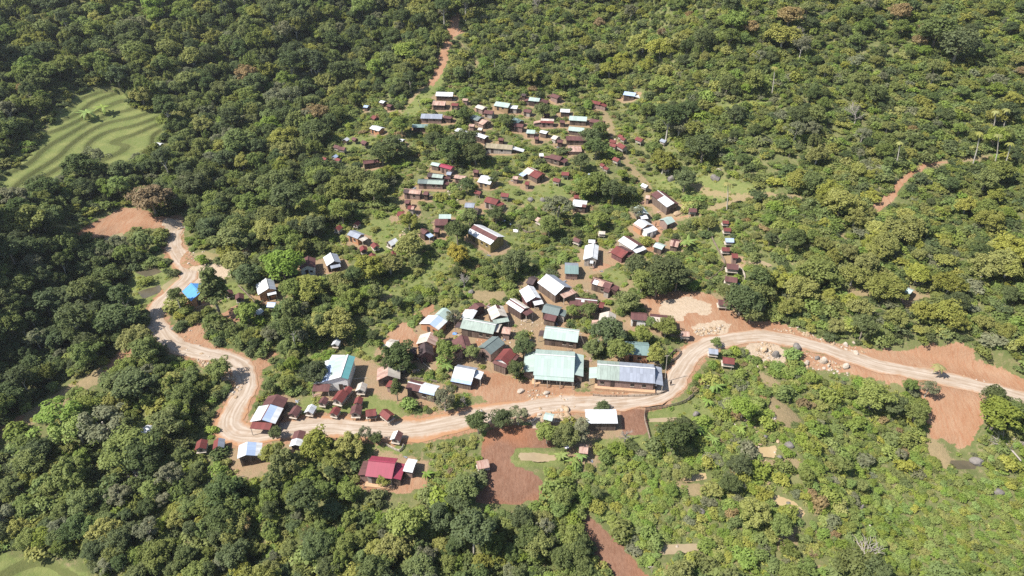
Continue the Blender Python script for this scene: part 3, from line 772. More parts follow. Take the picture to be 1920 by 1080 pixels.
H('cream roofed house with red right end next to the white-walled longhouse', (1219,591), (1259,595), (1230,606), [('f',0,.86,.15,1,'tan'),('f',0,1,0,.15,'brown'),('f',.86,1,.15,1,'brown'),('b',0,1,0,1,'brown')], 'wood', hr=3.8, pitch=22, other=1.6, leans=[('end','B',1.2,-1,.8,-.1,'brown')])
H('dull teal roofed house behind the longhouse at the road bend', (1172,644), (1217,647), (1170,664), 'seafoam', 'mud', hr=4.2, pitch=22, other=2.0, leans=[('end','B',1.2,-.7,.4,-.2,'rust')])
H('rust and white patched roof with maroon lean-to above the core', (1112,521), (1148,532), (1109,532), [('f',0,.1,0,1,'brown'),('f',.1,.35,.2,1,'white'),('f',.1,.35,0,.2,'brown'),('f',.35,.62,0,1,'rust'),('f',.62,1,0,1,'brown'),('b',0,1,0,1,'brown')], 'wood', hr=3.8, pitch=24, other=1.8, leans=[('end','B',1.9,-.8,.6,.1,'brown','dkwood'), ('side','f',.75,1.05,1.3,'brown','pale')])
H('blue-grey two-step roof half hidden among the bushes', (1059,497), (1085,498), (1057,513), [('f',0,1,0,1,'seafoam'),('b',0,1,0,1,'grey')], 'pinkwall', hr=4.1, pitch=22, other=3.6, open_=False)
H('narrow white house stretched up the slope with a front gable', (1113,456), (1110,482), (1093,485), {'l':'white','r':'white'}, 'pale', side='l', end='B', hr=4.0, pitch=24, other=(1122,483), leans=[('end','B',1.0,-.2,.3,-.2,'white')])
H('white and maroon roofed house with white porch in the upper right of the core', (1170,442), (1197,459), (1158,451), {'l':'white','r':'brown'}, 'pale', side='l', hr=4.0, pitch=22, other=(1180,444), leans=[('end','B',1.6,-.9,.9,-.05,'white')])
H('dull red gabled house just below the white and maroon roofed one', (1156,461), (1178,472), (1142,471), {'l':'red','r':'brown'}, 'maroon', side='l', hr=3.7, pitch=22, leans=[('end','B',1.3,-.2,.9,.0,'brown')])
H('small pale mint roof by the footpath', (1229,455), (1246,461), (1225,463), 'mint', 'wood', hr=3.1, pitch=20, cat='shed', name='shed')
H('small white and maroon striped roof beside the big fan-leaved palm clump', (1258,450), (1274,453), (1256,461), [('f',0,.35,0,1,'rust'),('f',.35,.6,0,1,'brown'),('f',.6,1,0,1,'rust'),('b',0,1,0,1,'brown')], 'wood', hr=2.9, pitch=18, cat='shed', name='shed', open_=False)
H('half maroon, half white roofed barn on the slope at the right', (1233,357), (1264,381), (1219,363), [('l',0,.42,0,1,'brown'),('l',.42,1,0,1,'white'),('r',0,1,0,1,'brown')], 'wood', side='l', hr=4.6, pitch=20, other=2.2, name='barn', cat='barn')
H('pale mint house with a white front porch above the orange yard', (1197,385), (1208,399), (1188,392), 'mint', 'wood', side='l', hr=4.0, pitch=22, other=(1206,388), leans=[('end','B',1.8,-.9,.5,-.1,'white')])
H('white house with rusty eave and flat white annex at the orange yard', (1198,411), (1214,421), (1185,420), [('l',0,1,0,.75,'white'),('l',0,1,.75,1,'rust'),('r',0,1,0,1,'white')], 'mud', side='l', hr=3.9, pitch=22, leans=[('end','B',2.2,-.7,1.0,-.05,'white','white')])
H('pale mint roofed plank hut right of the orange yard', (1244,412), (1259,406), (1252,421), 'mint', 'pinkwall', side='f', hr=3.8, pitch=26)
H('long barn with white and maroon roof bands and yellow board gable', (889,421), (934,444), (917,457), [('l',0,1,0,.5,'brown'),('l',0,1,.5,1,'white'),('r',0,1,0,1,'white')], 'board', side='l', end='B', hr=4.8, pitch=22, other=(947,446), name='barn', cat='barn', yard=.6)
H('white-roofed house with tan board wall', (902,329), (926,334), (890,338), 'white', 'tanwood', hr=4.4, pitch=20, other=2.4)
H('bright red gabled house on the middle lawn', (912,369), (935,375), (903,376), 'red', 'pale', hr=4.0, pitch=24, leans=[('end','B',1.6,-.9,.5,-.05,'red')])
H('paired house with blue-grey roof over a dark brown lower roof', (872,381), (890,382), (878,390), 'grey', 'dkwood', hr=4.0, pitch=20, other=1.8, leans=[('side','f',.3,1.5,2.8,'dark','dkwood')], open_=False)
H('small house with a mint gable roof above a maroon front roof', (823,402), (846,402), 1.5, 'mint', 'dkwood', hr=4.0, pitch=26, leans=[('side','f',-.3,.75,3.0,'brown','wood')], open_=False)
H('crimson roofed plank house in the middle of the upper slope', (827,307), (849,313), (824,313), 'pink', 'pinkwall', hr=4.2, pitch=22, other=1.8)
H('low pale mint roof at the left end of the crimson roofed house', (810,304), (825,307), (808,310), 'mint', 'wood', hr=3.4, pitch=20, open_=False)
H('pale mint roof with a dark left end, upper of two stacked houses', (803,324), (832,327), (799,331), [('f',.3,1,0,1,'lichen'),('b',.3,1,0,1,'lichen'),('f',0,.3,0,1,'dark'),('b',0,.3,0,1,'dark')], 'dkwood', hr=3.8, pitch=22, other=1.6, leans=[('end','B',2.0,-.5,.6,-.1,'brown')])
H('pale grey-mint roof with a dark teal left end, lower of two stacked houses', (784,336), (832,338), (782,344), [('f',.38,1,0,1,'lichen'),('b',.38,1,0,1,'lichen'),('f',0,.38,0,1,'slate'),('b',0,.38,0,1,'slate')], 'pinkwall', hr=4.0, pitch=22, other=1.8, leans=[('end','B',1.7,-.6,.5,-.1,'brown','wood')])
H('pink-rust roof with dark left third beside the stony path', (758,354), (790,357), (757,362), [('f',0,.33,0,1,'dark'),('b',0,.33,0,1,'dark'),('f',.33,1,0,1,'rust'),('b',.33,1,0,1,'rust')], 'pinkwall', hr=3.6, pitch=20, other=1.6)
H('small pinkish pale roof left of the white-roofed house with tan walls', (853,328), (874,331), (851,334), 'rust', 'pinkwall', hr=3.4, pitch=18, other=1.5)
H('house of a white roof half and a red roof half on the middle slope', (990,313), (1017,326), (978,320), [('l',0,.45,0,1,'tan'),('r',0,.45,0,1,'tan'),('l',.45,1,0,1,'red'),('r',.45,1,0,1,'red')], 'wood', side='f', hr=4.0, pitch=22, other=2.0, leans=[('side','f',0,.3,1.8,'sky')])
H('white and blue-white patched roof behind the big grey-green tree', (1075,375), (1101,378), (1073,386), [('f',0,.7,0,1,'white'),('f',.7,1,0,.5,'white'),('f',.7,1,.5,1,'brown'),('b',0,1,0,1,'white')], 'dkwood', hr=3.8, pitch=20, other=2.0)
H('tiny rusty hut behind the blue-white patched roof', (1076,366), (1085,366), (1075,370), 'red', 'pinkwall', hr=2.8, pitch=22, cat='hut', name='hut', open_=False)
H('maroon house with right lean-to below the collapsed rusty roofs', (1033,289), (1054,294), (1029,297), 'brown', 'wood', hr=4.0, pitch=22, leans=[('end','B',1.9,-.9,.8,-.1,'brown'), ('end','A',2.2,-.8,.4,-.1,'brown','wood')])
H('collapsed pale rusty roof sheets behind the maroon house', (1065,276), (1090,276), (1060,285), 'rust', 'pinkwall', hr=2.4, pitch=12, cat='shed', name='shed', open_=False)
H('small white roof at the left end of the maroon house below the rusty sheets', (1011,288), (1019,288), (1010,293), 'white', 'wood', hr=2.8, pitch=18, cat='shed', name='shed', open_=False)
# ---- upper village
H('white roofed longhouse at the top of the village', (818,172), (850,173), (817,180), 'white', 'dkwood', hr=4.0, pitch=22, other=1.8)
H('pale rusty roof just below the topmost white longhouse', (812,189), (836,190), (810,197), 'rust', 'dkwood', hr=3.6, pitch=20, other=1.6)
H('red roofed hut with tall pinkish wall right of the pale rusty roof', (847,193), (860,194), (846,198), 'red', 'pinkwall', hr=4.2, pitch=18)
H('long blue-grey roof beside the red earth path', (790,213), (830,214), (788,222), 'grey', 'pinkwall', hr=3.8, pitch=22, other=1.8)
H('pair of small brown lean-to roofs right of the long blue-grey roof', (833,217), (848,219), (832,222), 'brown', 'dkwood', hr=2.9, pitch=18, open_=False)
H('bluish dull roof half behind a tree, left of the upper village', (773,233), (803,233), (771,239), 'seafoam', 'dkwood', hr=3.6, pitch=20, other=1.5, open_=False)
H('white roof fragment among the trees at the left', (738,258), (757,262), (737,263), 'white', 'wood', hr=3.2, pitch=18, open_=False)
H('white roofed house partly hidden by the big dark tree', (858,240), (876,248), (853,246), 'white', 'dkwood', side='f', hr=3.8, pitch=20, open_=False)
H('white roofed hut at the edge of the big dark tree', (893,249), (913,256), (889,254), 'white', 'dkwood', hr=3.8, pitch=18, other=1.5)
H('long thatched house with a broken white lean-to', (910,268), (962,272), (908,277), 'thatch', 'pale', hr=4.3, pitch=26, other=1.8, leans=[('end','B',4.2,-.8,.5,.2,'white')])
H('dull teal roof above a rust gable in the upper village', (887,215), (902,220), (880,222), 'slate', 'wood', hr=4.0, pitch=22, open_=False)
H('pinkish rust gabled roof beside the dull teal roof', (902,222), (914,227), (892,228), 'rust', 'pinkwall', hr=3.8, pitch=22)
H('white roofed house with a dark red neighbour below it', (896,196), (910,201), (890,201), 'tan', 'pinkwall', hr=3.8, pitch=20, other=1.6)
H('low dark red roof touching the white roof above it', (909,206), (926,208), (907,213), 'brown', 'pale', hr=3.3, pitch=20, other=1.5)
H('broad pale mint roof in the top row', (930,190), (957,194), (922,196), 'mint', 'tanwood', hr=4.0, pitch=20, other=1.8)
H('small white shed roof right of the broad pale mint roof', (957,198), (971,199), (955,203), 'white', 'pale', hr=3.2, pitch=14)
H('pale mint roof of the top row with dark brown side roofs', (993,182), (1013,184), (986,187), 'mint', 'dkwood', hr=4.0, pitch=20, leans=[('end','B',3.4,-1,.8,.1,'brown'), ('end','A',2.0,-.9,.5,-.1,'brown','wood')])
H('maroon roofed house at the top right edge of the village trees', (1036,175), (1050,180), (1031,181), 'brown', 'pinkwall', hr=3.8, pitch=24, leans=[('end','A',2.2,-.9,.5,-.1,'brown')])
H('dark hut under the trees left of the maroon top house', (979,175), (987,176), (978,179), 'dark', 'dkwood', hr=3.2, pitch=24, cat='hut', name='hut', open_=False)
H('small dark red roof in front of a round tree, top middle', (983,204), (997,206), (981,210), 'brown', 'pale', hr=3.5, pitch=20, other=1.5)
H('teal and white roof with a brown front gable on stilts', (962,220), (977,226), (956,229), 'seafoam', 'wood', side='l', hr=4.0, pitch=22, open_=False)
H('brown roofed stilt house in front of the teal and white roof', (965,231), (982,233), (963,237), 'brown', 'pinkwall', hr=4.2, pitch=20, other=1.5)
H('roof split into a white upper and red lower band with left wing', (1014,222), (1039,223), (1013,230), [('f',0,1,0,.5,'tan'),('f',0,1,.5,1,'red'),('b',0,1,0,1,'tan')], 'pinkwall', hr=4.2, pitch=24, other=1.6, leans=[('end','A',2.8,-.9,.3,.1,'rust','pinkwall')])
H('small mint-white roof below the white and red banded roof', (988,243), (1004,244), (987,250), 'mint', 'pinkwall', hr=3.5, pitch=20, other=1.5)
H('white roof patch showing between leaves right of the mint-white roof', (1014,244), (1027,247), (1013,250), 'white', 'wood', hr=3.3, pitch=18, open_=False)
H('small pale gabled hut half in tree shade', (1038,253), (1047,256), (1033,260), 'tan', 'pale', side='l', hr=3.2, pitch=24, cat='hut', name='hut', open_=False)
H('long pale mint roof behind two trees at the upper right', (1068,217), (1101,219), (1064,225), 'mint', 'wood', hr=3.8, pitch=20, other=1.7)
H('pale mint roof strip second from the upper right corner', (1067,237), (1096,240), (1063,244), 'mint', 'wood', hr=3.6, pitch=20, other=1.5, open_=False)
H('dark maroon roofed house at the footpath, upper right', (1108,222), (1134,227), (1105,229), 'brown', 'dkwood', hr=4.0, pitch=22, other=1.8)
H('long dark maroon roof under the tall trees at the right', (1061,255), (1096,256), (1059,263), 'brown', 'wood', hr=3.8, pitch=20, other=1.7)
H('small white roof near the top right house row', (1051,204), (1069,205), (1050,210), 'white', 'dkwood', hr=3.5, pitch=18, other=1.5)
H('red roofed longhouse with a lower right wing at the right edge of the top row', (1109,188), (1127,191), (1105,193), 'red', 'pinkwall', hr=3.8, pitch=22, other=1.6, leans=[('end','B',2.6,-.9,.6,.05,'red','pinkwall')])
H('isolated blue-grey roof with a white lean-to, topmost right', (1171,171), (1193,174), (1164,176), 'sky', 'dkwood', hr=3.9, pitch=20, other=1.8, leans=[('end','B',2.4,-1,.4,.0,'white')])
H('white two-slope roof on the red bank at the left edge of the upper village', (698,235), (716,240), (692,241), 'white', 'mud', hr=3.6, pitch=18)
H('long maroon roof alone under the trees at the left', (680,302), (711,298), (678,309), 'brown', 'wood', hr=3.7, pitch=22, other=1.7)
H('tiny white roof at the far upper left of the village', (714,188), (722,190), (712,192), 'white', 'dkwood', hr=3.0, pitch=20, cat='hut', name='hut', open_=False)
H('tiny pale blue roof leftmost in the upper village', (683,197), (691,198), (682,201), 'sky', 'wood', hr=2.8, pitch=20, cat='hut', name='hut', open_=False)
H('small dark red roof beside the tiny white roof, far upper left', (727,195), (735,197), (725,200), 'brown', 'dkwood', hr=3.0, pitch=20, cat='hut', name='hut', open_=False)
for lab, A, B, e, rf in [
 ('tiny rusty shed against the upper end of the half maroon barn', (1211,366), (1219,367), (1210,371), 'rust'),
 ('small grey shed wall among bushes left of the footpath', (1103,325), (1110,326), (1102,329), 'grey'),
 ('dull red roof panel below the blue-roofed granary column', (1372,476), (1384,477), (1371,480), 'red'),
 ('broken rusty roofs swallowed by the big dark trees', (1216,503), (1229,500), (1215,510), 'rust'),
 ('low dark shed with white strip left of the dark brown two-storey house', (768,654), (781,655), (766,661), 'dark'),
 ('small white roof scrap above the white roofed hut, upper village', (897,239), (905,240), (896,243), 'tan'),
 ('small brown roof between two pale roofs, upper village middle', (1003,256), (1011,257), (1002,260), 'brown'),
 ('small brown roof tucked behind the thatched house', (935,258), (945,259), (934,262), 'brown'),
 ('rusty roof hidden between bushes left of the thatched house', (880,232), (890,233), (879,237), 'rust'),
 ('dark red roof under the trees above the red and white banded roof', (1020,212), (1031,213), (1019,216), 'brown'),
 ('grey rusty roof at the foot of the topmost white longhouse', (868,184), (878,185), (867,188), 'rust'),
 ('small maroon roof beside the long pale mint roof, upper right', (1050,225), (1060,226), (1049,230), 'brown'),
 ('maroon roof below the second pale mint strip, upper right', (1045,262), (1056,263), (1044,267), 'brown'),
 ('small rusty roof in the bushes left of the split white and red house', (962,330), (972,331), (961,335), 'rust'),
 ('little brown roof above the tan-walled house', (888,318), (898,319), (887,323), 'brown'),
 ('grey shed roof between the crimson roofed house and the stacked houses', (838,322), (847,323), (837,326), 'grey'),
 ('brown shed roof right of the pink-rust roof', (795,359), (804,360), (794,364), 'brown'),
 ('maroon hut roof in the trees above the grassy slope', (760,375), (769,376), (759,380), 'brown'),
 ('little red roof on the middle lawn below the split house', (985,340), (993,341), (984,345), 'red'),
 ('brown roof of a hut behind the dark tree left of the gold tree', (815,428), (824,429), (814,433), 'brown'),
 ]: H(lab, A, B, e, rf, 'dkwood' if rf in ('dark', 'brown') else 'pinkwall', hr=3.3, pitch=22, other=1.4, cat='hut', name='hut', open_=False)
# ---- left and lower houses
H('house with a bright blue gabled roof beside the road', (358,531), (375,549), (340,545), 'blue', 'mud', side='l', hr=4.6, pitch=26, other=(386,537), plinth=.1)
H('grey-white roofed house in the clearing right of the blue roof', (498,522), (503,541), (481,549), {'l':'white','r':'grey'}, 'mud', side='l', end='B', hr=4.2, pitch=24, other=(518,541), leans=[('end','B',1.0,-.2,.9,-.05,'white')])
H('maroon gabled house with white front above the olive trees', (577,480), (576,498), (560,504), {'l':'brown','r':'brown'}, 'white', side='l', end='B', hr=4.4, pitch=26, other=(592,499))
H('white gabled house with grey right wing beside the maroon gabled one', (619,474), (626,490), (612,498), {'l':'white','r':'grey'}, 'dkwood', side='l', end='B', hr=4.2, pitch=25, other=(640,488), leans=[('end','B',1.3,-.6,.8,-.1,'grey')])
H('grey-blue roofed house with a pale porch on the grassy slope', (657,432), (677,440), (649,439), {'l':'grey','r':'grey'}, 'mud', side='f', hr=3.8, pitch=22, leans=[('end','B',1.8,-.8,.6,-.1,'tan')])
H('brown gabled hut above a pale blue lean-to near the yellow-green tree', (790,428), (801,434), (784,434), 'brown', 'dkwood', side='f', hr=3.6, pitch=24, leans=[('end','B',1.8,-.6,.8,-.2,'sky')], open_=False)
H('small red and white roof right behind a round olive tree', (765,386), (777,387), (764,392), [('f',0,.6,0,1,'red'),('f',.6,1,0,1,'rust'),('b',0,1,0,1,'red')], 'pale', hr=3.2, pitch=20, open_=False)
H('rusty low roof left of the round olive tree', (745,398), (758,398), (744,405), 'red', 'pale', hr=2.6, pitch=18, open_=False)
H('house with white and pale blue roof below the hairpin bend', (464,828), (461,853), (444,859), [('l',0,1,0,1,'white'),('r',0,1,0,.6,'sky'),('r',0,1,.6,1,'white')], 'wood', side='l', end='B', hr=3.9, pitch=20, other=(490,853))
H('maroon and white roofed house hidden by big olive trees below the road', (562,806), (553,834), (546,838), [('l',0,.55,0,1,'brown'),('r',0,.55,0,1,'brown'),('l',.55,1,0,1,'white'),('r',.55,1,0,1,'white')], 'wood', side='l', end='B', hr=3.9, pitch=22)
H('long farmhouse with a crimson roof on the lower slope', (691,863), (741,868), (680,892), {'f':'pink','b':'pink'}, 'pale', hr=4.6, pitch=24, other=2.0, plinth=.06, leans=[('end','A',1.7,-.85,.6,-.1,'brown','pinkwall'), ('end','B',1.7,-.9,.7,-.05,'pink','wood')])
H('small white-roofed annex hut at the right end of the crimson farmhouse', (760,869), (778,872), (757,884), 'white', 'pinkwall', hr=2.7, pitch=12, cat='hut', name='hut', open_=False, cap=False)
H('plain barn with a bright white roof just below the road', (1097,772), (1156,772), (1100,794), 'white', 'wood', hr=3.4, pitch=14, other=1.0, name='barn', cat='barn', open_=False)
H('little pale mint roofed hut on the rubble below the road', (1021,776), (1038,780), (1018,786), 'mint', 'pinkwall', hr=2.9, pitch=16, cat='hut', name='hut', other=.8)
H('small rust-striped hut among bananas below the white barn', (1086,838), (1103,840), (1084,847), 'rust', 'pinkwall', hr=2.6, pitch=18, cat='hut', name='hut', open_=False)
H('small white shed in the dark wood at the left', (268,802), (284,804), (264,810), 'white', 'wood', hr=2.6, pitch=18, cat='shed', name='shed', open_=False)
H('lone pale mint hut among the clove trees on the right slope', (1700,540), (1712,545), (1695,549), 'mint', 'dkwood', hr=2.8, pitch=20, cat='hut', name='hut', open_=False)
H('tiny white hut at the edge of the rice terraces', (290,267), (303,269), (288,272), 'white', 'pale', hr=3.0, pitch=22, cat='hut', name='hut', open_=False)
# ---- granaries: x, y of the roof centre, roof width in pixels
for lab, x, y, w, kw in [
 ('maroon granary at the left end of the granary lawn', 552, 766, 19, dict(roof='brown', wall='pinkwall', rot=-14, lw=1.3)),
 ('white-roofed granary in the lower row of the granary lawn', 581, 763, 19, dict(roof='white', rot=-10)),
 ('maroon granary left of the largest granary', 605, 746, 15, dict(roof='brown', rot=-12)),
 ('largest red granary with striped roof on the lawn', 637, 742, 24, dict(roof='red', rot=-18, lw=1.2)),
 ('red granary touching the white gable wall of the teal hall', 650, 727, 17, dict(roof='red', rot=-16)),
 ('off-white granary in the back row of the granary lawn', 677, 723, 20, dict(roof='tan', rot=-4)),
 ('red granary directly below the off-white granary', 671, 746, 16, dict(roof='red', rot=-4)),
 ('red granary in front of the largest granary', 627, 766, 18, dict(roof='red', rot=-14)),
 ('maroon granary in the middle of the lower row near the road', 667, 766, 22, dict(roof='brown', rot=0)),
 ('red granary turned broadside to the road', 695, 769, 20, dict(roof='red', rot=-80, lw=1.05, wall='wood')),
 ('red striped granary at the right end of the lower row', 725, 773, 21, dict(roof='red', rot=48, lw=1.2, wall='wood')),
 ('granary with one white and one maroon slope at the road edge', 743, 814, 21, dict(roof=('white', 'brown'), rot=-12)),
 ('granary with red and white striped roof standing on the ploughed red soil', 905, 866, 22, dict(roof='rust', rot=-76, lw=1.1)),
 ('small white granary behind the teal hall', 629, 637, 15, dict(roof='white', rot=-8, name='stilt_granary')),
 ('maroon granary on the lawn right of the dark conifer, left one of two', 428, 544, 15, dict(roof='brown', wall='wood', rot=30)),
 ('maroon granary on the lawn right of the dark conifer, right one of two', 448, 553, 17, dict(roof='brown', wall='wood', rot=20)),
 ('pale blue roofed granary below the grey-white house', 509, 567, 17, dict(roof='sky', rot=86, lw=1.0)),
 ('white granary below the grey-white house', 483, 580, 15, dict(roof='white', rot=-24)),
 ('grey striped roadside granary at the quarry', 1285, 621, 17, dict(roof='rust', rot=84, lw=1.0)),
 ('grey-roofed granary inside the road bend', 1338, 654, 18, dict(roof='grey', rot=80, lw=1.05)),
 ('granary with red and white striped roof inside the road bend', 1366, 673, 21, dict(roof='red', rot=80, lw=1.1)),
 ('maroon granary above the quarry near the road', 1356, 564, 19, dict(roof='brown', rot=84, lw=1.05)),
 ('topmost red granary of the column on the right path', 1361, 411, 11, dict(roof='red', rot=84, lw=1.0)),
 ('red granary second from the top in the right column', 1364, 426, 14, dict(roof='red', rot=84, lw=1.05)),
 ('blue-roofed granary in the right column', 1368, 447, 16, dict(roof='sky', rot=86, lw=1.05)),
 ('red granary just below the blue-roofed granary', 1361, 463, 15, dict(roof='red', rot=86, lw=1.05)),
 ('large maroon granary above the blue tarpaulin', 1373, 499, 21, dict(roof='brown', rot=80, lw=1.1)),
 ('lowest maroon granary of the right column beside the blue tarpaulin', 1371, 522, 20, dict(roof='brown', rot=74, lw=1.2)),
 ('maroon granary beside the footpath right of the barn', 1299, 391, 15, dict(roof='brown', rot=84, lw=1.05)),
 ('small white granary at the fork of the footpath', 1210, 345, 13, dict(roof='white', rot=40)),
 ('red granary half in the trees right of the footpath', 1250, 312, 11, dict(roof='red', rot=20)),
 ('grey granary farthest right in the upper village', 1245, 261, 12, dict(roof='grey', rot=40)),
 ('red granary alone between two bushes, right of the upper path', 1200, 260, 14, dict(roof='red', rot=40, lw=1.2)),
 ('red granary at the top of the right cluster', 1165, 252, 11, dict(roof='red', rot=34)),
 ('red granary overlapping the topmost one of the right cluster', 1170, 257, 11, dict(roof='red', rot=34)),
 ('small red granary behind another in the right cluster', 1150, 262, 12, dict(roof='red', rot=64)),
 ('bright red granary in front of the small one of the right cluster', 1151, 270, 13, dict(roof='red', rot=50)),
 ('largest red granary of the right cluster, pale front', 1167, 274, 16, dict(roof='red', rot=30, lw=1.3)),
 ('red granary alone on the footpath below the right cluster', 1157, 297, 14, dict(roof='red', rot=40)),
 ('small red granary half hidden by an olive bush, upper one', 1131, 305, 9, dict(roof='red', rot=30)),
 ('small red granary half hidden by an olive bush, lower one', 1138, 311, 10, dict(roof='red', rot=40)),
 ('red granary with dark open base on the middle right lawn', 1045, 335, 14, dict(roof='red', rot=60)),
 ('red granary at the bush edge above the middle right lawn', 1060, 323, 14, dict(roof='red', rot=84)),
 ('red granary right of the tan-walled house', 897, 357, 13, dict(roof='red', rot=60, wall='wood')),
 ('red granary on the lawn right of the bright red house', 947, 363, 15, dict(roof='red', rot=76)),
 ('red and white granary near the bare patch', 1013, 410, 15, dict(roof='rust', rot=40)),
 ('maroon granary above the narrow white house', 1083, 446, 14, dict(roof='brown', rot=50)),
 ('tiny white hut on posts behind the narrow white house', 1110, 447, 9, dict(roof='white', rot=84)),
 ('pale hut on posts among the bushes left of the orange yard', 1129, 431, 10, dict(roof='tan', rot=84)),
 ('red granary at the left of the upper village beside dark trees', 703, 219, 13, dict(roof='red', rot=40, wall='dkwood')),
 ('white granary on the far left lawn', 648, 258, 11, dict(roof='white', rot=-20, wall='dkwood')),
 ('maroon granary right of the white granary on the far left lawn', 665, 257, 11, dict(roof='brown', rot=50, wall='dkwood')),
 ('maroon granary lowest right on the far left lawn', 684, 265, 13, dict(roof='brown', rot=50, wall='dkwood')),
 ('left one of two joined maroon granaries at the far left', 632, 272, 12, dict(roof='brown', rot=60)),
 ('right one of two joined maroon granaries at the far left', 642, 276, 13, dict(roof='brown', rot=70)),
 ('small red roof peeping from the wood at the far left', 608, 293, 10, dict(roof='red', rot=60)),
 ('pale blue granary in front of a red one at the far left', 627, 289, 10, dict(roof='sky', rot=-20)),
 ('red granary in front of a pale blue one at the far left', 634, 295, 11, dict(roof='red', rot=60)),
 ('red and grey granary at the wood edge above the grassy slope', 633, 424, 14, dict(roof='red', rot=-20)),
 ('small red granary behind bushes at the top of the grassy slope', 668, 414, 10, dict(roof='red', rot=-20)),
 ('red granary with dark front on the grassy slope, left', 681, 463, 15, dict(roof='red', rot=20, wall='wood')),
 ('red granary with pale base on the grassy slope, middle', 703, 457, 15, dict(roof='red', rot=30)),
 ('red granary with white eave low behind the olive trees', 698, 477, 15, dict(roof='red', rot=20)),
 ('red granary half covered by the tall olive tree', 736, 471, 12, dict(roof='red', rot=10)),
 ('granary with one maroon and one white slope beside the tall olive tree', 735, 453, 19, dict(roof=('brown', 'white'), rot=-40)),
 ('red granary left of two in the lower dark wood', 376, 831, 22, dict(roof='red', rot=10)),
 ('grey and red granary right of two in the lower dark wood', 409, 829, 22, dict(roof=('red', 'grey'), rot=14)),
]: G(lab, x, y, w, **kw)
for fx, fy, fr, yd in FOOT:
    d2 = (XX-fx)**2+(YY-fy)**2
    BLOCK |= d2 < (fr+.25)**2
    BLOCK |= (np.abs(XX-fx*(YY/fy)) < fr) & (YY < fy) & (YY > fy-fr-(1.6 if yd > .3 else 2.4))
    NOTREE |= d2 < (fr+1.4)**2
    NOTREE |= (np.abs(XX-fx*(YY/fy)) < fr+1.2) & (YY < fy) & (YY > fy-fr-(6.5 if fy < 220 else 9))
    NOTREE |= (np.abs(YY-fy) < fr+1) & (XX < fx) & (XX > fx-fr-4)
    if yd > .3: YARD |= d2 < (fr+yd*(1 if fy < 200 else .35))**2
for _p in ([(880,660),(935,600),(1010,598),(1100,640),(1110,690),(1040,660),(930,665)],[(770,655),(800,600),(850,590),(880,640),(850,690)]): YARD |= inside(poly_w(_p), XX, YY)
# open ground stays in view: no trees right in front of it, nor where their shade would fill it
_open = (rd < rh+1) | pondmask | MK['soil'] | MK['plow'] | MK['pale'] | MK['field'] | MK['grass'] | MK['trail']
for _s in range(1, 16):
    sh = np.zeros_like(_open); sh[:-_s, :] = _open[_s:, :]
    NOTREE |= sh & (_s <= np.where(YY < 150, 5, np.where(YY < 225, 8, 15)))
    if _s <= 5: sh2 = np.zeros_like(_open); sh2[:-_s, :] = (MK['soil'] | MK['field'] | MK['plow'])[_s:, :]; BLOCK |= sh2 & (_s <= np.where(YY < 200, 2, 5))
    if _s <= 2:
        BLOCK |= sh & np.roll(pondmask | (rd < rh+.5), -_s, 0)
for _s in range(1, 7):
    sh = np.zeros_like(_open); sh[:, :-_s] = MK['field'][:, _s:]; NOTREE |= sh
    if _s <= 4: sh = np.zeros_like(_open); sh[:, :-_s] = (rd < rh+1)[:, _s:]; NOTREE |= sh
for _s in range(1, 10):
    sh = np.zeros_like(_open); sh[:, :-_s] = LEVEL[:, _s:]; NOTREE |= sh
_tr = np.zeros_like(_open); _P = smooth_line([hit(*q) for q in PATHS[-1][0]], it=2); _b = (np.abs(XX+105) < 60) & (YY > 60) & (YY < 170); _d, _ = segdist(_P, XX[_b], YY[_b]); _tr[_b] = _d < 3
for _s in range(0, 13):
    sh = np.zeros_like(_open); sh[:NY-_s, :] = _tr[_s:, :]; NOTREE |= sh
build_land(); build_road(); build_ponds()
# ------------------------------------------------------------------ plants
def leaf_mat(name, a, b, trans=.22, var=.32, hue=.018, vmul=1.):
    t = NT(name)
    oi = t.n('ShaderNodeObjectInfo').outputs['Random']
    tint = t.attr('tint')
    c = t.mix(t.math('ADD', t.math('MULTIPLY', tint, .6), t.math('MULTIPLY', oi, .4)), a, b)
    r2 = t.math('FRACT', t.math('MULTIPLY', oi, 17.31)); r3 = t.math('FRACT', t.math('MULTIPLY', oi, 53.7))
    h = t.n('ShaderNodeHueSaturation', {'Hue': t.math('ADD', .5-hue, t.math('MULTIPLY', r2, 2*hue)), 'Saturation': t.math('ADD', .88, t.math('MULTIPLY', r3, .2)),
        'Value': t.math('ADD', 1-var*.55, t.math('MULTIPLY', t.math('FRACT', t.math('MULTIPLY', oi, 7.77)), var)), 'Color': c}).outputs[0]
    d = t.n('ShaderNodeBsdfDiffuse', {'Color': h}); tr = t.n('ShaderNodeBsdfTranslucent', {'Color': h})
    m = t.n('ShaderNodeMixShader', {0: trans, 1: d.outputs[0], 2: tr.outputs[0]})
    g = t.n('ShaderNodeBsdfGlossy', {'Roughness': .6, 'Color': (.8, .9, .8, 1)})
    m2 = t.n('ShaderNodeMixShader', {0: .012, 1: m.outputs[0], 2: g.outputs[0]})
    t.t.links.new(m2.outputs[0], t.out.inputs[0])
    return t.m
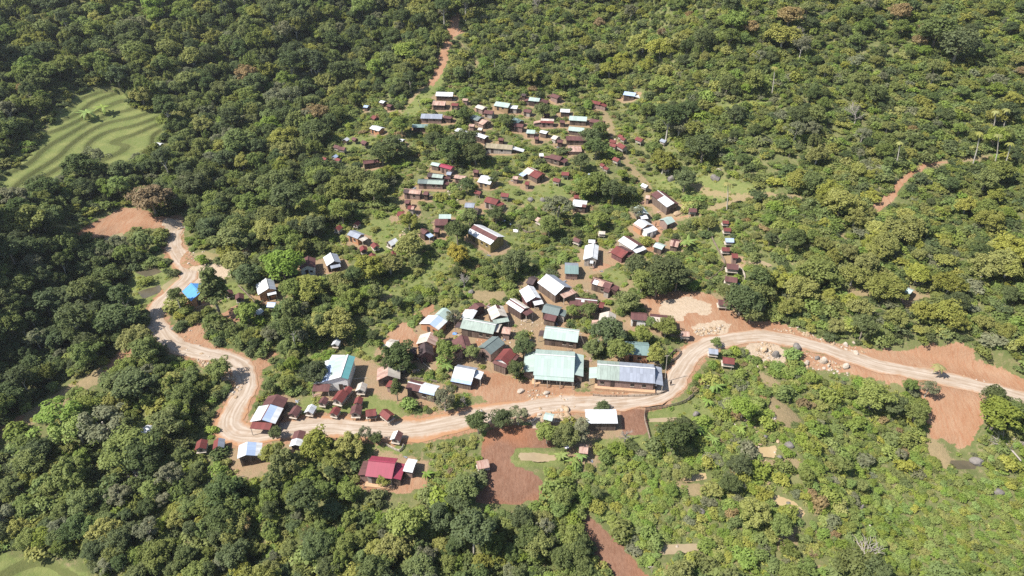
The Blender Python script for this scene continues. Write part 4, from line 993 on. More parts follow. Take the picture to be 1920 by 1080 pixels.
LM = {
 'dark':  leaf_mat('dark green leaves', (0.092, 0.121, 0.050), (0.156, 0.194, 0.069), .38),
 'mid':   leaf_mat('mid green leaves', (0.156, 0.199, 0.060), (0.245, 0.284, 0.085), .38),
 'olive': leaf_mat('yellow olive leaves', (0.224, 0.242, 0.064), (0.351, 0.347, 0.096), .38, hue=.008),
 'bright': leaf_mat('bright green leaves', (0.199, 0.268, 0.060), (0.303, 0.370, 0.092), .40, hue=.02),
 'lime':  leaf_mat('yellow green leaves', (0.281, 0.302, 0.069), (0.407, 0.403, 0.111), .40, hue=.008),
 'greyg': leaf_mat('grey green leaves', (0.183, 0.199, 0.108), (0.260, 0.262, 0.152), .38),
 'gold':  leaf_mat('yellow flowering leaves', (0.308, 0.267, 0.062), (0.440, 0.349, 0.084), .25, hue=.01),
 'russet': leaf_mat('russet leaves', (0.281, 0.208, 0.104), (0.365, 0.268, 0.124), .38, hue=.008),
 'banana': leaf_mat('banana leaves', (0.239, 0.336, 0.076), (0.365, 0.444, 0.124), .35),
 'palm':  leaf_mat('palm leaves', (0.267, 0.268, 0.083), (0.378, 0.349, 0.111), .25),
}
M_BARK = plain_mat('grey bark', (.30, .26, .21), (.17, .145, .115), 3)
M_PALEBARK = plain_mat('pale bark', (.52, .48, .42), (.36, .32, .27), 3)
M_TWIG = plain_mat('dry grey twigs', (.40, .36, .32), (.26, .23, .20), 3)

def unit(v): return v/(np.linalg.norm(v, axis=-1, keepdims=True)+1e-9)
def leaves(P, N, size, r, asp=.62):
    """rhombic leaf clumps at P facing about N"""
    n = len(P); N = unit(unit(N)*.62+np.array([0, 0, .62])+r.normal(0, .34, (n, 3)))
    T = unit(np.cross(N, r.normal(0, 1, (n, 3)))); B = np.cross(N, T)
    s = size*r.uniform(.65, 1.35, (n, 1)); f = s*.28
    V = np.stack([P+T*s-N*f, P+B*s*asp, P-T*s-N*f, P-B*s*asp], 1).reshape(-1, 3)
    return V, np.arange(4*n).reshape(n, 4)
def crown(kind, seed):
    r = np.random.default_rng(seed)
    nc, R, Hc, zc, rc, nl, ls = {'broad': (50, 3.0, 2.3, 4.4, .82, 62, .235), 'dome': (64, 3.0, 2.5, 3.4, .72, 56, .21), 'loose': (32, 3.1, 2.2, 5.0, .80, 56, .235),
        'spray': (42, 2.7, 2.8, 3.6, .80, 60, .24), 'cone': (54, 1.9, 4.2, 5.0, .72, 54, .23), 'bush': (14, 1.0, .68, .66, .44, 30, .17), 'shrub': (26, 1.7, 1.2, 1.25, .60, 42, .21), 'tall': (36, 2.4, 2.0, 7.0, .82, 58, .235)}[kind]
    D = unit(r.normal(0, 1, (nc*2, 3))); D = D[D[:, 2] > (-.45 if kind in ('broad', 'loose', 'tall') else -.2)][:nc]
    k = r.uniform(.62, 1.05, (len(D), 1))
    C = D*k*[R, R, Hc]
    if kind == 'cone': C[:, :2] *= np.clip(1.15-(C[:, 2:3]+Hc)/(2*Hc)*1.0, .12, 1)*1.2
    lob = 1+.22*np.sin(np.arctan2(D[:, 1], D[:, 0])*r.integers(2, 4)+r.uniform(0, 6))[:, None]
    C[:, :2] *= lob; C[:, 2] += zc
    rr = rc*r.uniform(.65, 1.3, (len(C), 1))
    Vs, Fs, Ts, o = [], [], [], 0
    for c, q in zip(C, rr):
        d = unit(r.normal(0, 1, (nl, 3))); d = np.where(d[:, 2:3] < -.55, -d, d)
        p = c+d*q*[1.1, 1.1, .8]*r.uniform(.7, 1.05, (nl, 1))
        if kind == 'spray':
            p = c+np.stack([d[:, 0]*q*.55, d[:, 1]*q*.55, d[:, 2]*q*1.5], 1)
        V, F = leaves(p, d, ls, r, .38 if kind == 'spray' else .62)
        Vs.append(V); Fs.append(F+o); o += len(V)
        Ts.append(np.clip(r.normal(.5, .22)+r.normal(0, .12, nl)+.0*d[:, 2], 0, 1))
    # a few big inner leaves close the crown
    if kind not in ('loose',):
        n = nc*3; d = unit(r.normal(0, 1, (n, 3))); d[:, 2] = np.abs(d[:, 2])-.2
        p = d*[R*.55, R*.55, Hc*.55]*r.uniform(.5, 1, (n, 1)); p[:, 2] += zc
        if kind == 'cone': p[:, :2] *= .45
        V, F = leaves(p, d, ls*2.0, r); Vs.append(V); Fs.append(F+o); Ts.append(np.full(n, .35))
    V = np.concatenate(Vs); F = np.concatenate(Fs)
    V[:, 2] = np.maximum(V[:, 2], .05)
    return V, F, np.concatenate(Ts)
def trunk_mb(kind, seed):
    r = random.Random(seed); mb = MB()
    top = {'broad': 4.2, 'dome': 3.2, 'loose': 5.2, 'spray': 3.2, 'cone': 8.0, 'shrub': 1.0, 'tall': 7.2}[kind]
    rad = {'shrub': .06, 'cone': .17, 'tall': .17}.get(kind, .2)
    ox, oy = r.uniform(-.3, .3), r.uniform(-.3, .3)
    mb.tube([(0, 0, -.6), (ox*.3, oy*.3, top*.4), (ox, oy, top)], [rad*1.25, rad, rad*.55], 6)
    for q in range(4 if kind != 'cone' else 0):
        a = q*1.57+r.uniform(-.5, .5); l = {'shrub': .8}.get(kind, 1.7); z0 = top*r.uniform(.45, .7)
        mb.tube([(ox*.6, oy*.6, z0), (ox+math.cos(a)*l*.6, oy+math.sin(a)*l*.6, z0+l*.6), (ox+math.cos(a)*l, oy+math.sin(a)*l, z0+l*1.1)], [rad*.55, rad*.4, rad*.2], 5)
    return mb
SPEC = {   # species: crown form, leaf material, height of nominal crown centre, nominal radius
 'dark': ('broad', 'dark', 4.6, 3.3), 'mid': ('broad', 'mid', 4.6, 3.3), 'olive': ('dome', 'olive', 3.9, 3.2), 'spray': ('spray', 'mid', 4.0, 3.0), 'greyg': ('loose', 'greyg', 5.2, 3.3),
 'open': ('loose', 'bright', 5.2, 3.3), 'conifer': ('cone', 'dark', 5.0, 2.2), 'lime': ('dome', 'lime', 3.9, 3.2), 'gold': ('dome', 'gold', 3.9, 3.2), 'russet': ('broad', 'russet', 4.6, 3.3),
 'tall': ('tall', 'dark', 7.2, 2.7), 'bright': ('broad', 'bright', 4.6, 3.3), 'shrub': ('shrub', 'mid', 1.3, 1.9), 'shrubb': ('shrub', 'bright', 1.3, 1.9), 'shrubd': ('shrub', 'dark', 1.3, 1.9), 'shrubo': ('shrub', 'olive', 1.3, 1.9)}
NVAR = 3
_geo = {}
def crown_mesh(sp, v):
    form, lm, _, _ = SPEC[sp]
    if ('g', form, v) not in _geo: _geo['g', form, v] = (crown(form, 100+v*7+len(form)), trunk_mb(form, v+len(form)))
    if (sp, v) not in _geo:
        (V, F, T), tm = _geo['g', form, v]
        _geo[sp, v] = (mesh_np('crown', V, F, [LM[lm]], attrs={'tint': ('FACE', T)}), tm.mesh('trunk', M_PALEBARK if sp in ('olive', 'greyg', 'open', 'lime', 'tall') else M_BARK))
    return _geo[sp, v]
PROTO = {}                                                # first tree of each kind: its crown feeds the far wood too
NAME = {'dark': 'broadleaf_tree', 'mid': 'broadleaf_tree', 'bright': 'broadleaf_tree', 'russet': 'broadleaf_tree', 'olive': 'clove_tree', 'lime': 'clove_tree', 'gold': 'flowering_tree', 'spray': 'feathery_tree', 'greyg': 'open_crowned_tree', 'open': 'open_crowned_tree', 'conifer': 'conical_tree', 'tall': 'tall_tree', 'shrub': 'shrub', 'shrubb': 'shrub', 'shrubd': 'shrub', 'shrubo': 'shrub'}
def tree(sp, x, y, R, label=None, group=None, zs=None, seed=0):
    v = seed % NVAR; s = R/SPEC[sp][3]
    z = float(land(x, y))
    root = empty(NAME[sp], (x, y, z), (seed*2.399) % 6.283)
    zf = zs or (1.0 if R < 4 else .85)
    root.scale = (s, s, s*zf)
    cm, tm = crown_mesh(sp, v)
    c = obj('crown', cm, root); t = obj('trunk', tm, root)
    tag(root, label, 'shrub' if sp.startswith('shrub') else 'tree', group)
    PROTO.setdefault((sp, v), (c, t))
    return root

# trees picked out one by one: crown centre and width in the photo, kind
TREES = [(400,548,58,'conifer'),(590,697,48,'dark'),(628,605,66,'olive'),(578,540,62,'olive'),(642,522,46,'olive'),(690,500,56,'olive'),(730,492,46,'olive'),(768,456,58,'olive'),(766,412,34,'olive'),
 (857,432,44,'dark'),(858,474,42,'gold'),(1047,385,56,'greyg'),(967,487,48,'dark'),(950,505,36,'dark'),(1195,497,46,'dark'),(1205,525,46,'mid'),(1252,505,70,'dark'),(1232,532,48,'dark'),(1270,520,45,'dark'),
 (1177,563,44,'mid'),(1140,622,64,'dark'),(1162,655,48,'mid'),(1112,650,34,'mid'),(1074,583,26,'mid'),(1104,580,32,'mid'),(1222,604,24,'mid'),(1250,612,40,'mid'),(1205,625,36,'bright'),(1230,662,40,'olive'),
 (982,650,38,'dark'),(884,660,30,'mid'),(838,655,42,'mid'),(851,592,30,'greyg'),(822,630,26,'mid'),(748,662,56,'dark'),(733,680,36,'dark'),(967,692,36,'dark'),(743,730,26,'conifer'),(833,744,46,'greyg'),
 (896,792,44,'dark'),(940,783,40,'dark'),(972,776,36,'greyg'),(1026,808,44,'bright'),(1060,815,48,'mid'),(1087,802,42,'greyg'),(1130,764,28,'shrubd'),(683,811,28,'greyg'),(706,823,24,'dark'),(516,810,26,'dark'),
 (590,832,62,'olive'),(654,834,50,'olive'),(510,846,40,'olive'),(622,860,46,'olive'),(560,868,50,'olive'),(719,896,30,'olive'),(1343,641,20,'mid'),(1392,560,64,'dark'),(1362,548,40,'mid'),(1410,585,36,'mid'),
 (255,632,58,'olive'),(272,655,54,'mid'),(283,374,66,'russet'),(108,778,80,'open'),(140,800,70,'open'),(195,790,84,'greyg'),(160,765,50,'bright'),(441,490,48,'olive'),(462,514,46,'dark'),(410,690,44,'mid'),
 (1742,726,32,'greyg'),(1640,740,58,'bright'),(1678,757,42,'dark'),(1708,722,28,'mid'),(1720,772,44,'mid'),(1866,742,44,'dark'),(1874,776,76,'bright'),(1905,770,50,'mid'),
 (1664,536,64,'olive'),(1602,513,46,'olive'),(1663,455,54,'olive'),(1700,425,62,'olive'),(1623,490,44,'olive'),(1510,500,32,'olive'),(1533,513,38,'olive'),(1722,512,44,'lime'),(1773,487,34,'lime'),(1848,498,52,'olive'),
 (1783,530,50,'olive'),(1780,582,56,'lime'),(1682,594,38,'olive'),(1737,582,46,'olive'),(1892,500,48,'lime'),(1580,376,60,'lime'),(1557,552,30,'olive'),(1614,575,42,'olive'),(1592,470,36,'olive'),(1640,470,36,'olive'),
 (1207,78,56,'lime'),(1240,86,48,'lime'),(1134,92,36,'olive'),(1174,124,34,'lime'),(1213,120,28,'lime'),(1247,133,30,'lime'),(1070,150,24,'lime'),(1275,75,40,'lime'),
 (1265,815,62,'dark'),(1285,800,40,'dark'),(1415,960,54,'lime'),(1465,985,44,'mid'),(1390,870,42,'dark'),(1370,905,38,'dark'),(1395,765,46,'bright'),(1290,880,30,'mid'),
 (400,375,40,'mid'),(870,262,52,'dark'),(846,275,56,'dark'),(890,285,44,'dark'),(815,262,38,'dark'),(735,270,50,'dark'),(715,285,44,'dark'),(752,232,36,'mid'),(812,243,30,'mid'),(1108,255,40,'dark'),(1118,275,42,'dark'),
 (1090,300,32,'dark'),(1125,240,30,'mid'),(1018,205,30,'dark'),(870,212,26,'dark'),(952,225,28,'dark'),(1215,205,30,'dark'),(1255,215,50,'tall'),(1275,235,44,'greyg'),(1320,275,62,'dark'),(1245,300,52,'olive'),(1285,335,40,'dark'),
 (1290,205,46,'dark'),(1380,210,36,'dark'),(1500,215,44,'dark'),(1480,30,50,'russet'),(1760,55,90,'dark'),(1800,80,70,'dark'),(1470,65,56,'olive'),(1690,20,36,'russet'),
 (1120,340,48,'mid'),(1150,355,44,'dark'),(1100,350,40,'mid'),(1195,395,26,'greyg'),(1123,410,34,'bright'),(1030,420,40,'mid'),(930,400,34,'dark'),(880,405,36,'mid'),(875,345,30,'dark'),(925,336,20,'dark'),
 (700,355,50,'mid'),(640,350,56,'mid'),(600,330,50,'mid'),(520,340,60,'mid'),(470,380,56,'mid'),(560,420,50,'olive'),(500,430,56,'olive'),(430,445,60,'mid'),(590,395,48,'olive'),(640,395,44,'mid'),(530,440,46,'mid'),
 (660,690,0,'mid')]
TREES = [t for t in TREES if t[2] > 0]
PICK = []
for i, (px, py, d, sp) in enumerate(TREES):
    form, lm, zc, rn = SPEC[sp]
    p = hit(px, py, dh=3.)
    R = .5*d*pxm(p); R = min(R, 7.)
    s = R/rn; p = hit(px, py, dh=zc*s*(1.0 if R < 4 else .85))
    PICK.append((sp, p[0], p[1], R))
for sp, x, y, R in PICK:                                  # keep the random wood off them
    NOTREE |= (XX-x)**2+(YY-y)**2 < (R*.75)**2
def sample(st, keep):
    """jittered grid over the land that can be seen, kept where keep(x, y) says so"""
    xs = np.arange(-330, 330, st); ys = np.arange(52, 425, st)
    X, Y = np.meshgrid(xs, ys); X = X+(np.arange(len(ys))[:, None] % 2)*st*.5
    X = (X+rng.uniform(-.48, .48, X.shape)*st).ravel(); Y = (Y+rng.uniform(-.48, .48, Y.shape)*st).ravel()
    Z = land(X, Y); px, py, d = project(X, Y, Z)
    m = (px > -230) & (px < 2150) & (py > -260) & (py < 1330)
    X, Y, Z, px, py, d = (a[m] for a in (X, Y, Z, px, py, d))
    k = keep(X, Y)
    return [a[k] for a in (X, Y, Z, px, py, d)]
def look(M, X, Y):
    i, j = cell(X, Y); return M[j, i]
CL = noise2(XX*.55+90, YY*.55)                            # loose and dense patches
def keep_tree(X, Y):
    den = np.full(X.shape, .97)
    den = np.where((Y > 235) & (X < -40), .66, den)
    den = np.where(look(AREA['village'], X, Y), .17, den)
    den = np.where(look(AREA['brush'], X, Y), .05, den)
    den = np.where(look(AREA['scrub'], X, Y), .30, den)
    den = np.where(look(AREA['clove'], X, Y), .26, den)
    den = np.where(look(AREA['light'], X, Y), .35, den)
    den = np.where(look(AREA['slope'], X, Y), .85, den)
    den = den*(1-.35*sstep(.6, 1.8, look(CL, X, Y))*(den < .9))
    return (rng.random(X.shape) < den) & ~look(NOTREE, X, Y)
tx, ty, tz, tpx, tpy, td = sample(3.0, keep_tree)
u = rng.random(len(tx)); kinds = np.full(len(tx), 'mid', dtype=object)
def mixk(mask, table):
    c = np.cumsum([w for _, w in table]); c = c/c[-1]
    idx = np.searchsorted(c, u)
    names = np.array([n for n, _ in table], dtype=object)
    kinds[mask] = names[np.minimum(idx, len(table)-1)][mask]
A_ = {n: look(m, tx, ty) for n, m in AREA.items()}
allm = np.ones(len(tx), bool)
mixk(allm, [('dark', 3.6), ('mid', 5), ('olive', 2.2), ('spray', 1.5), ('greyg', .8), ('bright', 1.2), ('tall', .7), ('russet', .1)])
mixk(A_['slope'], [('mid', 5), ('olive', 2.5), ('dark', 3), ('spray', 1), ('bright', 1)])
mixk(A_['scrub'], [('mid', 4), ('bright', 1.8), ('olive', 2), ('dark', 2.2), ('greyg', .9), ('spray', .7), ('lime', .5), ('russet', .2)])
mixk(A_['clove'], [('olive', 3.5), ('lime', 3), ('mid', 2), ('dark', 1), ('bright', .6)])
mixk(A_['village'], [('mid', 4), ('dark', 3), ('bright', 1.5), ('olive', 1), ('greyg', .6)])
mixk(A_['brush'], [('bright', 4), ('mid', 3), ('dark', 1.5), ('greyg', .6), ('lime', .6)])
mixk(A_['dark'], [('dark', 6), ('mid', 1), ('tall', 1.2), ('greyg', .5), ('spray', .7)])
mixk(A_['light'], [('lime', 2), ('bright', 3), ('mid', 2)])
tR = rng.lognormal(.70, .38, len(tx))
tR *= np.where(A_['village'], .66, np.where(A_['brush'], .62, np.where(A_['scrub'], .86, np.where(A_['clove'], .95, np.where(ty < 130, .82, .95)))))
tR = np.clip(tR, .9, 5.2)
big = (ty > 235) & (tx < -40) & ~A_['village']; tR[big] *= 1.28
# which of them become things: the ones that show largest in the picture
vis = (tpx > -10) & (tpx < 1930) & (tpy > -5) & (tpy < 1115)
size = np.where(vis, tR/td, 0)
NTHING = 300-len(PICK)
single = np.zeros(len(tx), bool); single[np.argsort(-size)[:max(NTHING, 0)]] = True

LAND = [(700,875,'the crimson farmhouse'),(467,842,'the white and pale blue roof below the hairpin'),(497,772,'the striped house at the hairpin'),(360,545,'the blue-roofed house'),(637,690,'the teal hall'),(1040,690,'the mint hall'),
 (1175,698,'the roadside longhouse'),(1128,783,'the bright white barn'),(965,860,'the ploughed red field'),(1430,846,'the ochre pond'),(1300,895,'the ochre pond near the brush edge'),(1475,950,'the long ochre pond'),(1275,1028,'the brown pond at the bottom edge'),
 (1803,870,'the dark pond at the right'),(1790,760,'the red scar below the road'),(1790,665,'the red road cutting'),(1660,540,'the lone mint hut on the right slope'),(1370,470,'the column of granaries'),(1250,370,'the half maroon barn'),(1200,420,'the orange yard'),
 (1130,240,'the upper footpath houses'),(1010,230,'the upper village'),(820,190,'the topmost white longhouse'),(835,90,'the red path up the spur'),(690,300,'the lone long maroon roof'),(905,440,'the yellow-gabled barn'),(620,490,'the white and maroon gabled pair'),
 (660,435,'the grey-blue slope house'),(500,540,'the grey-white clearing house'),(385,500,'the pale turning place'),(240,410,'the red bank on the left'),(190,240,'the rice terraces'),(275,805,'the small white shed in the dark wood'),(400,830,'the two granaries in the lower wood'),
 (90,1060,'the terraces at the lower left corner'),(1160,1040,'the red track at the bottom'),(440,700,'the stony road bend'),(1750,290,'the palms on the right slope'),(1400,195,'the grassy ledge top right'),(300,30,'the pale upper left hillside'),(20,800,'the red bank at the left edge'),
 (600,1000,'the lower middle wood'),(300,960,'the lower left wood'),(900,1020,'the wood below the ploughed field'),(1600,1040,'the fallen pale tree'),(1880,830,'the fallen tree at the right edge'),(580,200,'the dark valley wood'),(100,560,'the shaded slope at the left'),(1600,150,'the bushy right hillside')]
COLN = {'dark': 'dark green broad-crowned tree', 'mid': 'mid green bushy tree', 'olive': 'yellow-olive dome-crowned tree', 'lime': 'pale yellow-green dome-crowned tree', 'spray': 'feathery upright green tree', 'greyg': 'grey-green open-crowned tree', 'open': 'bright green open-crowned tree',
 'conifer': 'dark conical tree', 'gold': 'golden yellow flowering tree', 'russet': 'russet brown crowned tree', 'tall': 'dark tree on a tall bare trunk', 'bright': 'bright green leafy tree', 'shrub': 'mid green shrub', 'shrubb': 'bright green shrub', 'shrubd': 'dark green shrub', 'shrubo': 'olive shrub'}
def where_(px, py):
    d = [(math.hypot(px-a, (py-b)*1.3), a, b, n) for a, b, n in LAND]; q, a, b, n = min(d)
    if q < 26: return 'at '+n
    dx, dy = px-a, (py-b)*1.3
    s = ('close ' if q < 75 else '')
    if abs(dx) > 2.2*abs(dy): w_ = ('right of ' if dx > 0 else 'left of ')
    elif abs(dy) > 2.2*abs(dx): w_ = ('above ' if dy < 0 else 'below ')
    else: w_ = ('above and ' if dy < 0 else 'below and ')+('right of ' if dx > 0 else 'left of ')
    return s+w_+n
def trim_label(o):
    l = o['label']
    for a, b in ((' and right of', ''), (' and left of', ''), ('close ', ''), ('-crowned', ''), (' below the hairpin', ''), (' on the right slope', ''), (' at the right', ''), (' leafy', ''), (' bushy', '')):
        if len(l.split()) <= 16: break
        l = l.replace(a, b) if a.startswith((' and', 'close', ' from')) or len(l.split()) > 16 else l
    o['label'] = l
def label_trees(items):
    """items: (object, species, px, py, radius in px): labels that single each one out as far as looks allow"""
    by = {}
    for o, sp, px, py, r in items: by.setdefault(COLN[sp]+' '+where_(px, py), []).append((o, px, py, r))
    for lab, L in by.items():
        if len(L) == 1: L[0][0]['label'] = lab; continue
        if len(L) == 2:
            a, b = sorted(L, key=lambda q: -q[3])
            if a[3] > b[3]*1.18: a[0]['label'] = 'larger '+lab; b[0]['label'] = 'smaller '+lab
            else:
                a, b = sorted(L, key=lambda q: q[1]) if abs(L[0][1]-L[1][1]) > abs(L[0][2]-L[1][2]) else sorted(L, key=lambda q: q[2])
                hor = abs(L[0][1]-L[1][1]) > abs(L[0][2]-L[1][2])
                a[0]['label'] = ('left-hand ' if hor else 'upper ')+lab; b[0]['label'] = ('right-hand ' if hor else 'lower ')+lab
            continue
        L.sort(key=lambda q: q[1]); n = len(L)
        ordn = ['second', 'third', 'fourth', 'fifth', 'sixth', 'seventh', 'eighth', 'ninth', 'tenth', 'eleventh']
        for k_, q in enumerate(L):
            pre = 'leftmost ' if k_ == 0 else 'rightmost ' if k_ == n-1 else (ordn[k_-1]+' from left, ') if k_-1 < len(ordn) else 'inner '
            q[0]['label'] = pre+lab
    for q in items: trim_label(q[0])
items = []
for i, (sp, x, y, R) in enumerate(PICK):
    o = tree(sp, x, y, R, seed=i); a = TREES[i]; items.append((o, sp, a[0], a[1], a[2]/2))
for n_, i in enumerate(np.flatnonzero(single)):
    sp = kinds[i]; o = tree(sp, tx[i], ty[i], tR[i], seed=n_*5+1)
    s = tR[i]/SPEC[sp][3]; a, b, d = project(tx[i], ty[i], tz[i]+SPEC[sp][2]*s)
    items.append((o, sp, float(a), float(b), float(tR[i]*FPX/d)))
for o, *_q in items: pass
label_trees(items)
for o, sp, *_ in items:
    o['group'] = {'clove_tree': 'round clove trees on the slopes', 'shrub': 'shrubs'}.get(NAME[sp], 'trees of the hillside woods')

# ------------------------------------------------------------------ the far wood and the undergrowth: stuff
def scatter(name, protos, X, Y, Z, S, label, zs=None, cat=None, tilt=0.):
    """one object: a cloud of points that carries copies of the given meshes"""
    n = len(X)
    if n == 0: return
    me = bpy.data.meshes.new(name); me.vertices.add(n)
    me.vertices.foreach_set('co', np.stack([X, Y, Z], 1).astype(np.float32).ravel())
    zs = np.ones(n) if zs is None else zs
    for nm, arr in (('sz', S), ('szz', S*zs), ('rot', rng.uniform(0, 6.283, n)), ('tx', rng.normal(0, tilt, n) if tilt else np.zeros(n))):
        a = me.attributes.new(nm, 'FLOAT', 'POINT'); a.data.foreach_set('value', np.asarray(arr, np.float32))
    a = me.attributes.new('vi', 'INT', 'POINT'); a.data.foreach_set('value', rng.integers(0, len(protos), n).astype(np.int32))
    o = obj(name, me); o['kind'] = 'stuff'
    if label: o['label'] = label
    g = bpy.data.node_groups.new(name, 'GeometryNodeTree')
    g.interface.new_socket('Geometry', in_out='INPUT', socket_type='NodeSocketGeometry'); g.interface.new_socket('Geometry', in_out='OUTPUT', socket_type='NodeSocketGeometry')
    N, L = g.nodes, g.links
    gi, go = N.new('NodeGroupInput'), N.new('NodeGroupOutput')
    gti = N.new('GeometryNodeGeometryToInstance')
    for p in protos:
        parts = []
        for q in p:
            oi = N.new('GeometryNodeObjectInfo'); oi.inputs[0].default_value = q; oi.transform_space = 'ORIGINAL'
            parts.append(oi.outputs['Geometry'])
        if len(parts) > 1:
            j = N.new('GeometryNodeJoinGeometry')
            for s_ in parts: L.new(s_, j.inputs[0])
            s_ = j.outputs[0]
        else: s_ = parts[0]
        L.new(s_, gti.inputs[0])
    def na(nm, t='FLOAT'):
        x = N.new('GeometryNodeInputNamedAttribute'); x.data_type = t; x.inputs[0].default_value = nm; return x.outputs[0]
    iop = N.new('GeometryNodeInstanceOnPoints')
    L.new(gi.outputs[0], iop.inputs['Points']); L.new(gti.outputs[0], iop.inputs['Instance'])
    iop.inputs['Pick Instance'].default_value = True; L.new(na('vi', 'INT'), iop.inputs['Instance Index'])
    cx = N.new('ShaderNodeCombineXYZ'); L.new(na('rot'), cx.inputs[2]); L.new(na('tx'), cx.inputs[0])
    try:
        er = N.new('FunctionNodeEulerToRotation'); L.new(cx.outputs[0], er.inputs[0]); L.new(er.outputs[0], iop.inputs['Rotation'])
    except Exception: L.new(cx.outputs[0], iop.inputs['Rotation'])
    c2 = N.new('ShaderNodeCombineXYZ'); s1 = na('sz'); L.new(s1, c2.inputs[0]); L.new(s1, c2.inputs[1]); L.new(na('szz'), c2.inputs[2])
    L.new(c2.outputs[0], iop.inputs['Scale']); L.new(iop.outputs[0], go.inputs[0])
    md = o.modifiers.new('scatter', 'NODES'); md.node_group = g
    return o
def protos_of(sp):
    out = []
    for v in range(NVAR):
        if (sp, v) in PROTO: out.append(PROTO[sp, v])
    return out
for sp in sorted(set(kinds)):
    m = (kinds == sp) & ~single
    pr = protos_of(sp)
    if not pr or not m.any():
        alt = 'mid'; pr = protos_of(alt)
    scatter('forest', pr, tx[m], ty[m], tz[m]-.1, tR[m]/SPEC[sp][3], COLN[sp].replace(' tree', ' trees')+' of the wood that covers the hills', zs=rng.uniform(.85, 1.2, m.sum()))

# bushes: the small ones fill every gap between the trees
BUSHP = {}
def bush_proto(lm, v, form='bush'):
    V, F, T = crown(form, 300+v)
    return mesh_np('bush', V, F, [LM[lm]], attrs={'tint': ('FACE', T)})
def keep_bush(X, Y):
    den = np.full(X.shape, .55)
    den = np.where(look(AREA['village'], X, Y), .62*(.4+.95*sstep(-1.6, 1.2, look(CL, X, Y))), den)
    den = np.where(look(AREA['brush'], X, Y), .95-.8*sstep(.3, 1.5, look(CL, X, Y)), den)
    den = np.where(look(AREA['scrub'], X, Y), .92-.3*sstep(.9, 1.8, look(CL, X, Y)), den)
    den = np.where(look(AREA['clove'], X, Y), .85, den)
    den = np.where(look(AREA['lush'], X, Y), .97, den)
    den = np.where(look(MK['weed'], X, Y), .8, den)
    den = np.where(look(MK['grass'], X, Y), .03, den)
    den = np.where(look(YARD, X, Y), .05, den)
    bare = look(MK['trail'] | MK['soil'] | MK['plow'] | MK['pale'] | MK['field'], X, Y)
    den = np.where(bare, .0, den)
    return (rng.random(X.shape) < den) & ~look(BLOCK, X, Y)
bx, by, bz, bpx, bpy_, bd = sample(1.55, keep_bush)
B_ = {n: look(m, bx, by) for n, m in AREA.items()}
bS = np.clip(rng.lognormal(-.05, .36, len(bx)), .4, 2.3)
bS *= np.where(B_['village'], np.where(by > 190, .98, .80), np.where(B_['brush'], .86, np.where(B_['scrub'], 1.12, np.where(B_['clove'], 1.05, 1.15))))
bS = np.where(B_['lush'], np.clip(bS*.95, .5, 1.0), bS)
bS = np.where(look(MK['weed'], bx, by), np.clip(bS*.55, .3, .8), bS)
ub = rng.random(len(bx)); bk = np.full(len(bx), 'mid', dtype=object)
def bmix(mask, table):
    c = np.cumsum([w_ for _, w_ in table]); c = c/c[-1]
    names = np.array([n for n, _ in table], dtype=object)
    bk[mask] = names[np.minimum(np.searchsorted(c, ub), len(table)-1)][mask]
bmix(np.ones(len(bx), bool), [('mid', 4), ('dark', 2), ('olive', 1.4), ('bright', 1.8)])
bmix(B_['brush'], [('bright', 5), ('mid', 2), ('lime', 1.2), ('greyg', .5), ('russet', .25)])
bmix(B_['scrub'] | B_['clove'], [('bright', 1.8), ('mid', 4), ('olive', 1.2), ('lime', .35), ('greyg', .4), ('dark', 1.5)])
bmix(B_['village'], [('bright', 2.6), ('mid', 3.5), ('dark', 1), ('olive', .8), ('lime', .5), ('russet', .25)])
bmix(B_['lush'], [('bright', 7), ('lime', 1.2), ('mid', .6)])
bmix(B_['dark'], [('dark', 4), ('mid', 1)])
bmix(look(MK['weed'], bx, by), [('bright', 3), ('lime', 2), ('olive', 2), ('russet', .6)])

# ------------------------------------------------------------------ undergrowth, shrubs, palms, bananas, rocks and small things
# the biggest bushes of the village and the brush are things; they also lend their mesh to the undergrowth
bvis = (bpx > 10) & (bpx < 1910) & (bpy_ > 10) & (bpy_ < 1070) & (B_['village'] | B_['brush']) & ~look(MK['weed'], bx, by)
bsz = np.where(bvis, bS/bd, 0)
bsing = np.zeros(len(bx), bool); bsing[np.argsort(-bsz)[:70]] = True
for lm in ('bright', 'mid', 'dark', 'olive', 'lime', 'greyg', 'russet'):     # at least three of each kind as sources
    cand = np.flatnonzero((bk == lm) & bvis); bsing[cand[np.argsort(-bsz[cand])[:3]]] = True
BM = {}; sitems = []; BP = {}
CB = {'bright': 'bright green', 'mid': 'mid green', 'dark': 'dark green', 'olive': 'olive', 'lime': 'yellow-green', 'greyg': 'grey-green', 'russet': 'russet'}
for n_, i in enumerate(np.flatnonzero(bsing)):
    lm = bk[i]; v = n_ % 4
    if (lm, v) not in BM: BM[lm, v] = bush_proto(lm, v)
    o = obj('bush', BM[lm, v], None, (bx[i], by[i], bz[i]-.1)); o.rotation_euler = (0, 0, n_*2.4); o.scale = (bS[i],)*3
    tag(o, None, 'bush', 'bushes of the village and the brush')
    BP.setdefault(lm, {}).setdefault(v, o)
    sitems.append((o, lm, float(bpx[i]), float(bpy_[i]), float(bS[i]*FPX/bd[i])))
_save = dict(COLN)
for k_ in CB: COLN[k_] = 'low '+CB[k_]+' bush'
label_trees(sitems); COLN.update(_save)
for lm in sorted(set(bk)):
    m = (bk == lm) & ~bsing
    pr = [[o] for o in BP[lm].values()]
    scatter('undergrowth', pr, bx[m], by[m], bz[m]-.1, bS[m], 'low '+CB[lm]+' bushes and weeds between the trees and houses', zs=rng.uniform(.75, 1.15, m.sum())*np.where(B_['brush'] | B_['village'], .78, .95)[m], tilt=.12)
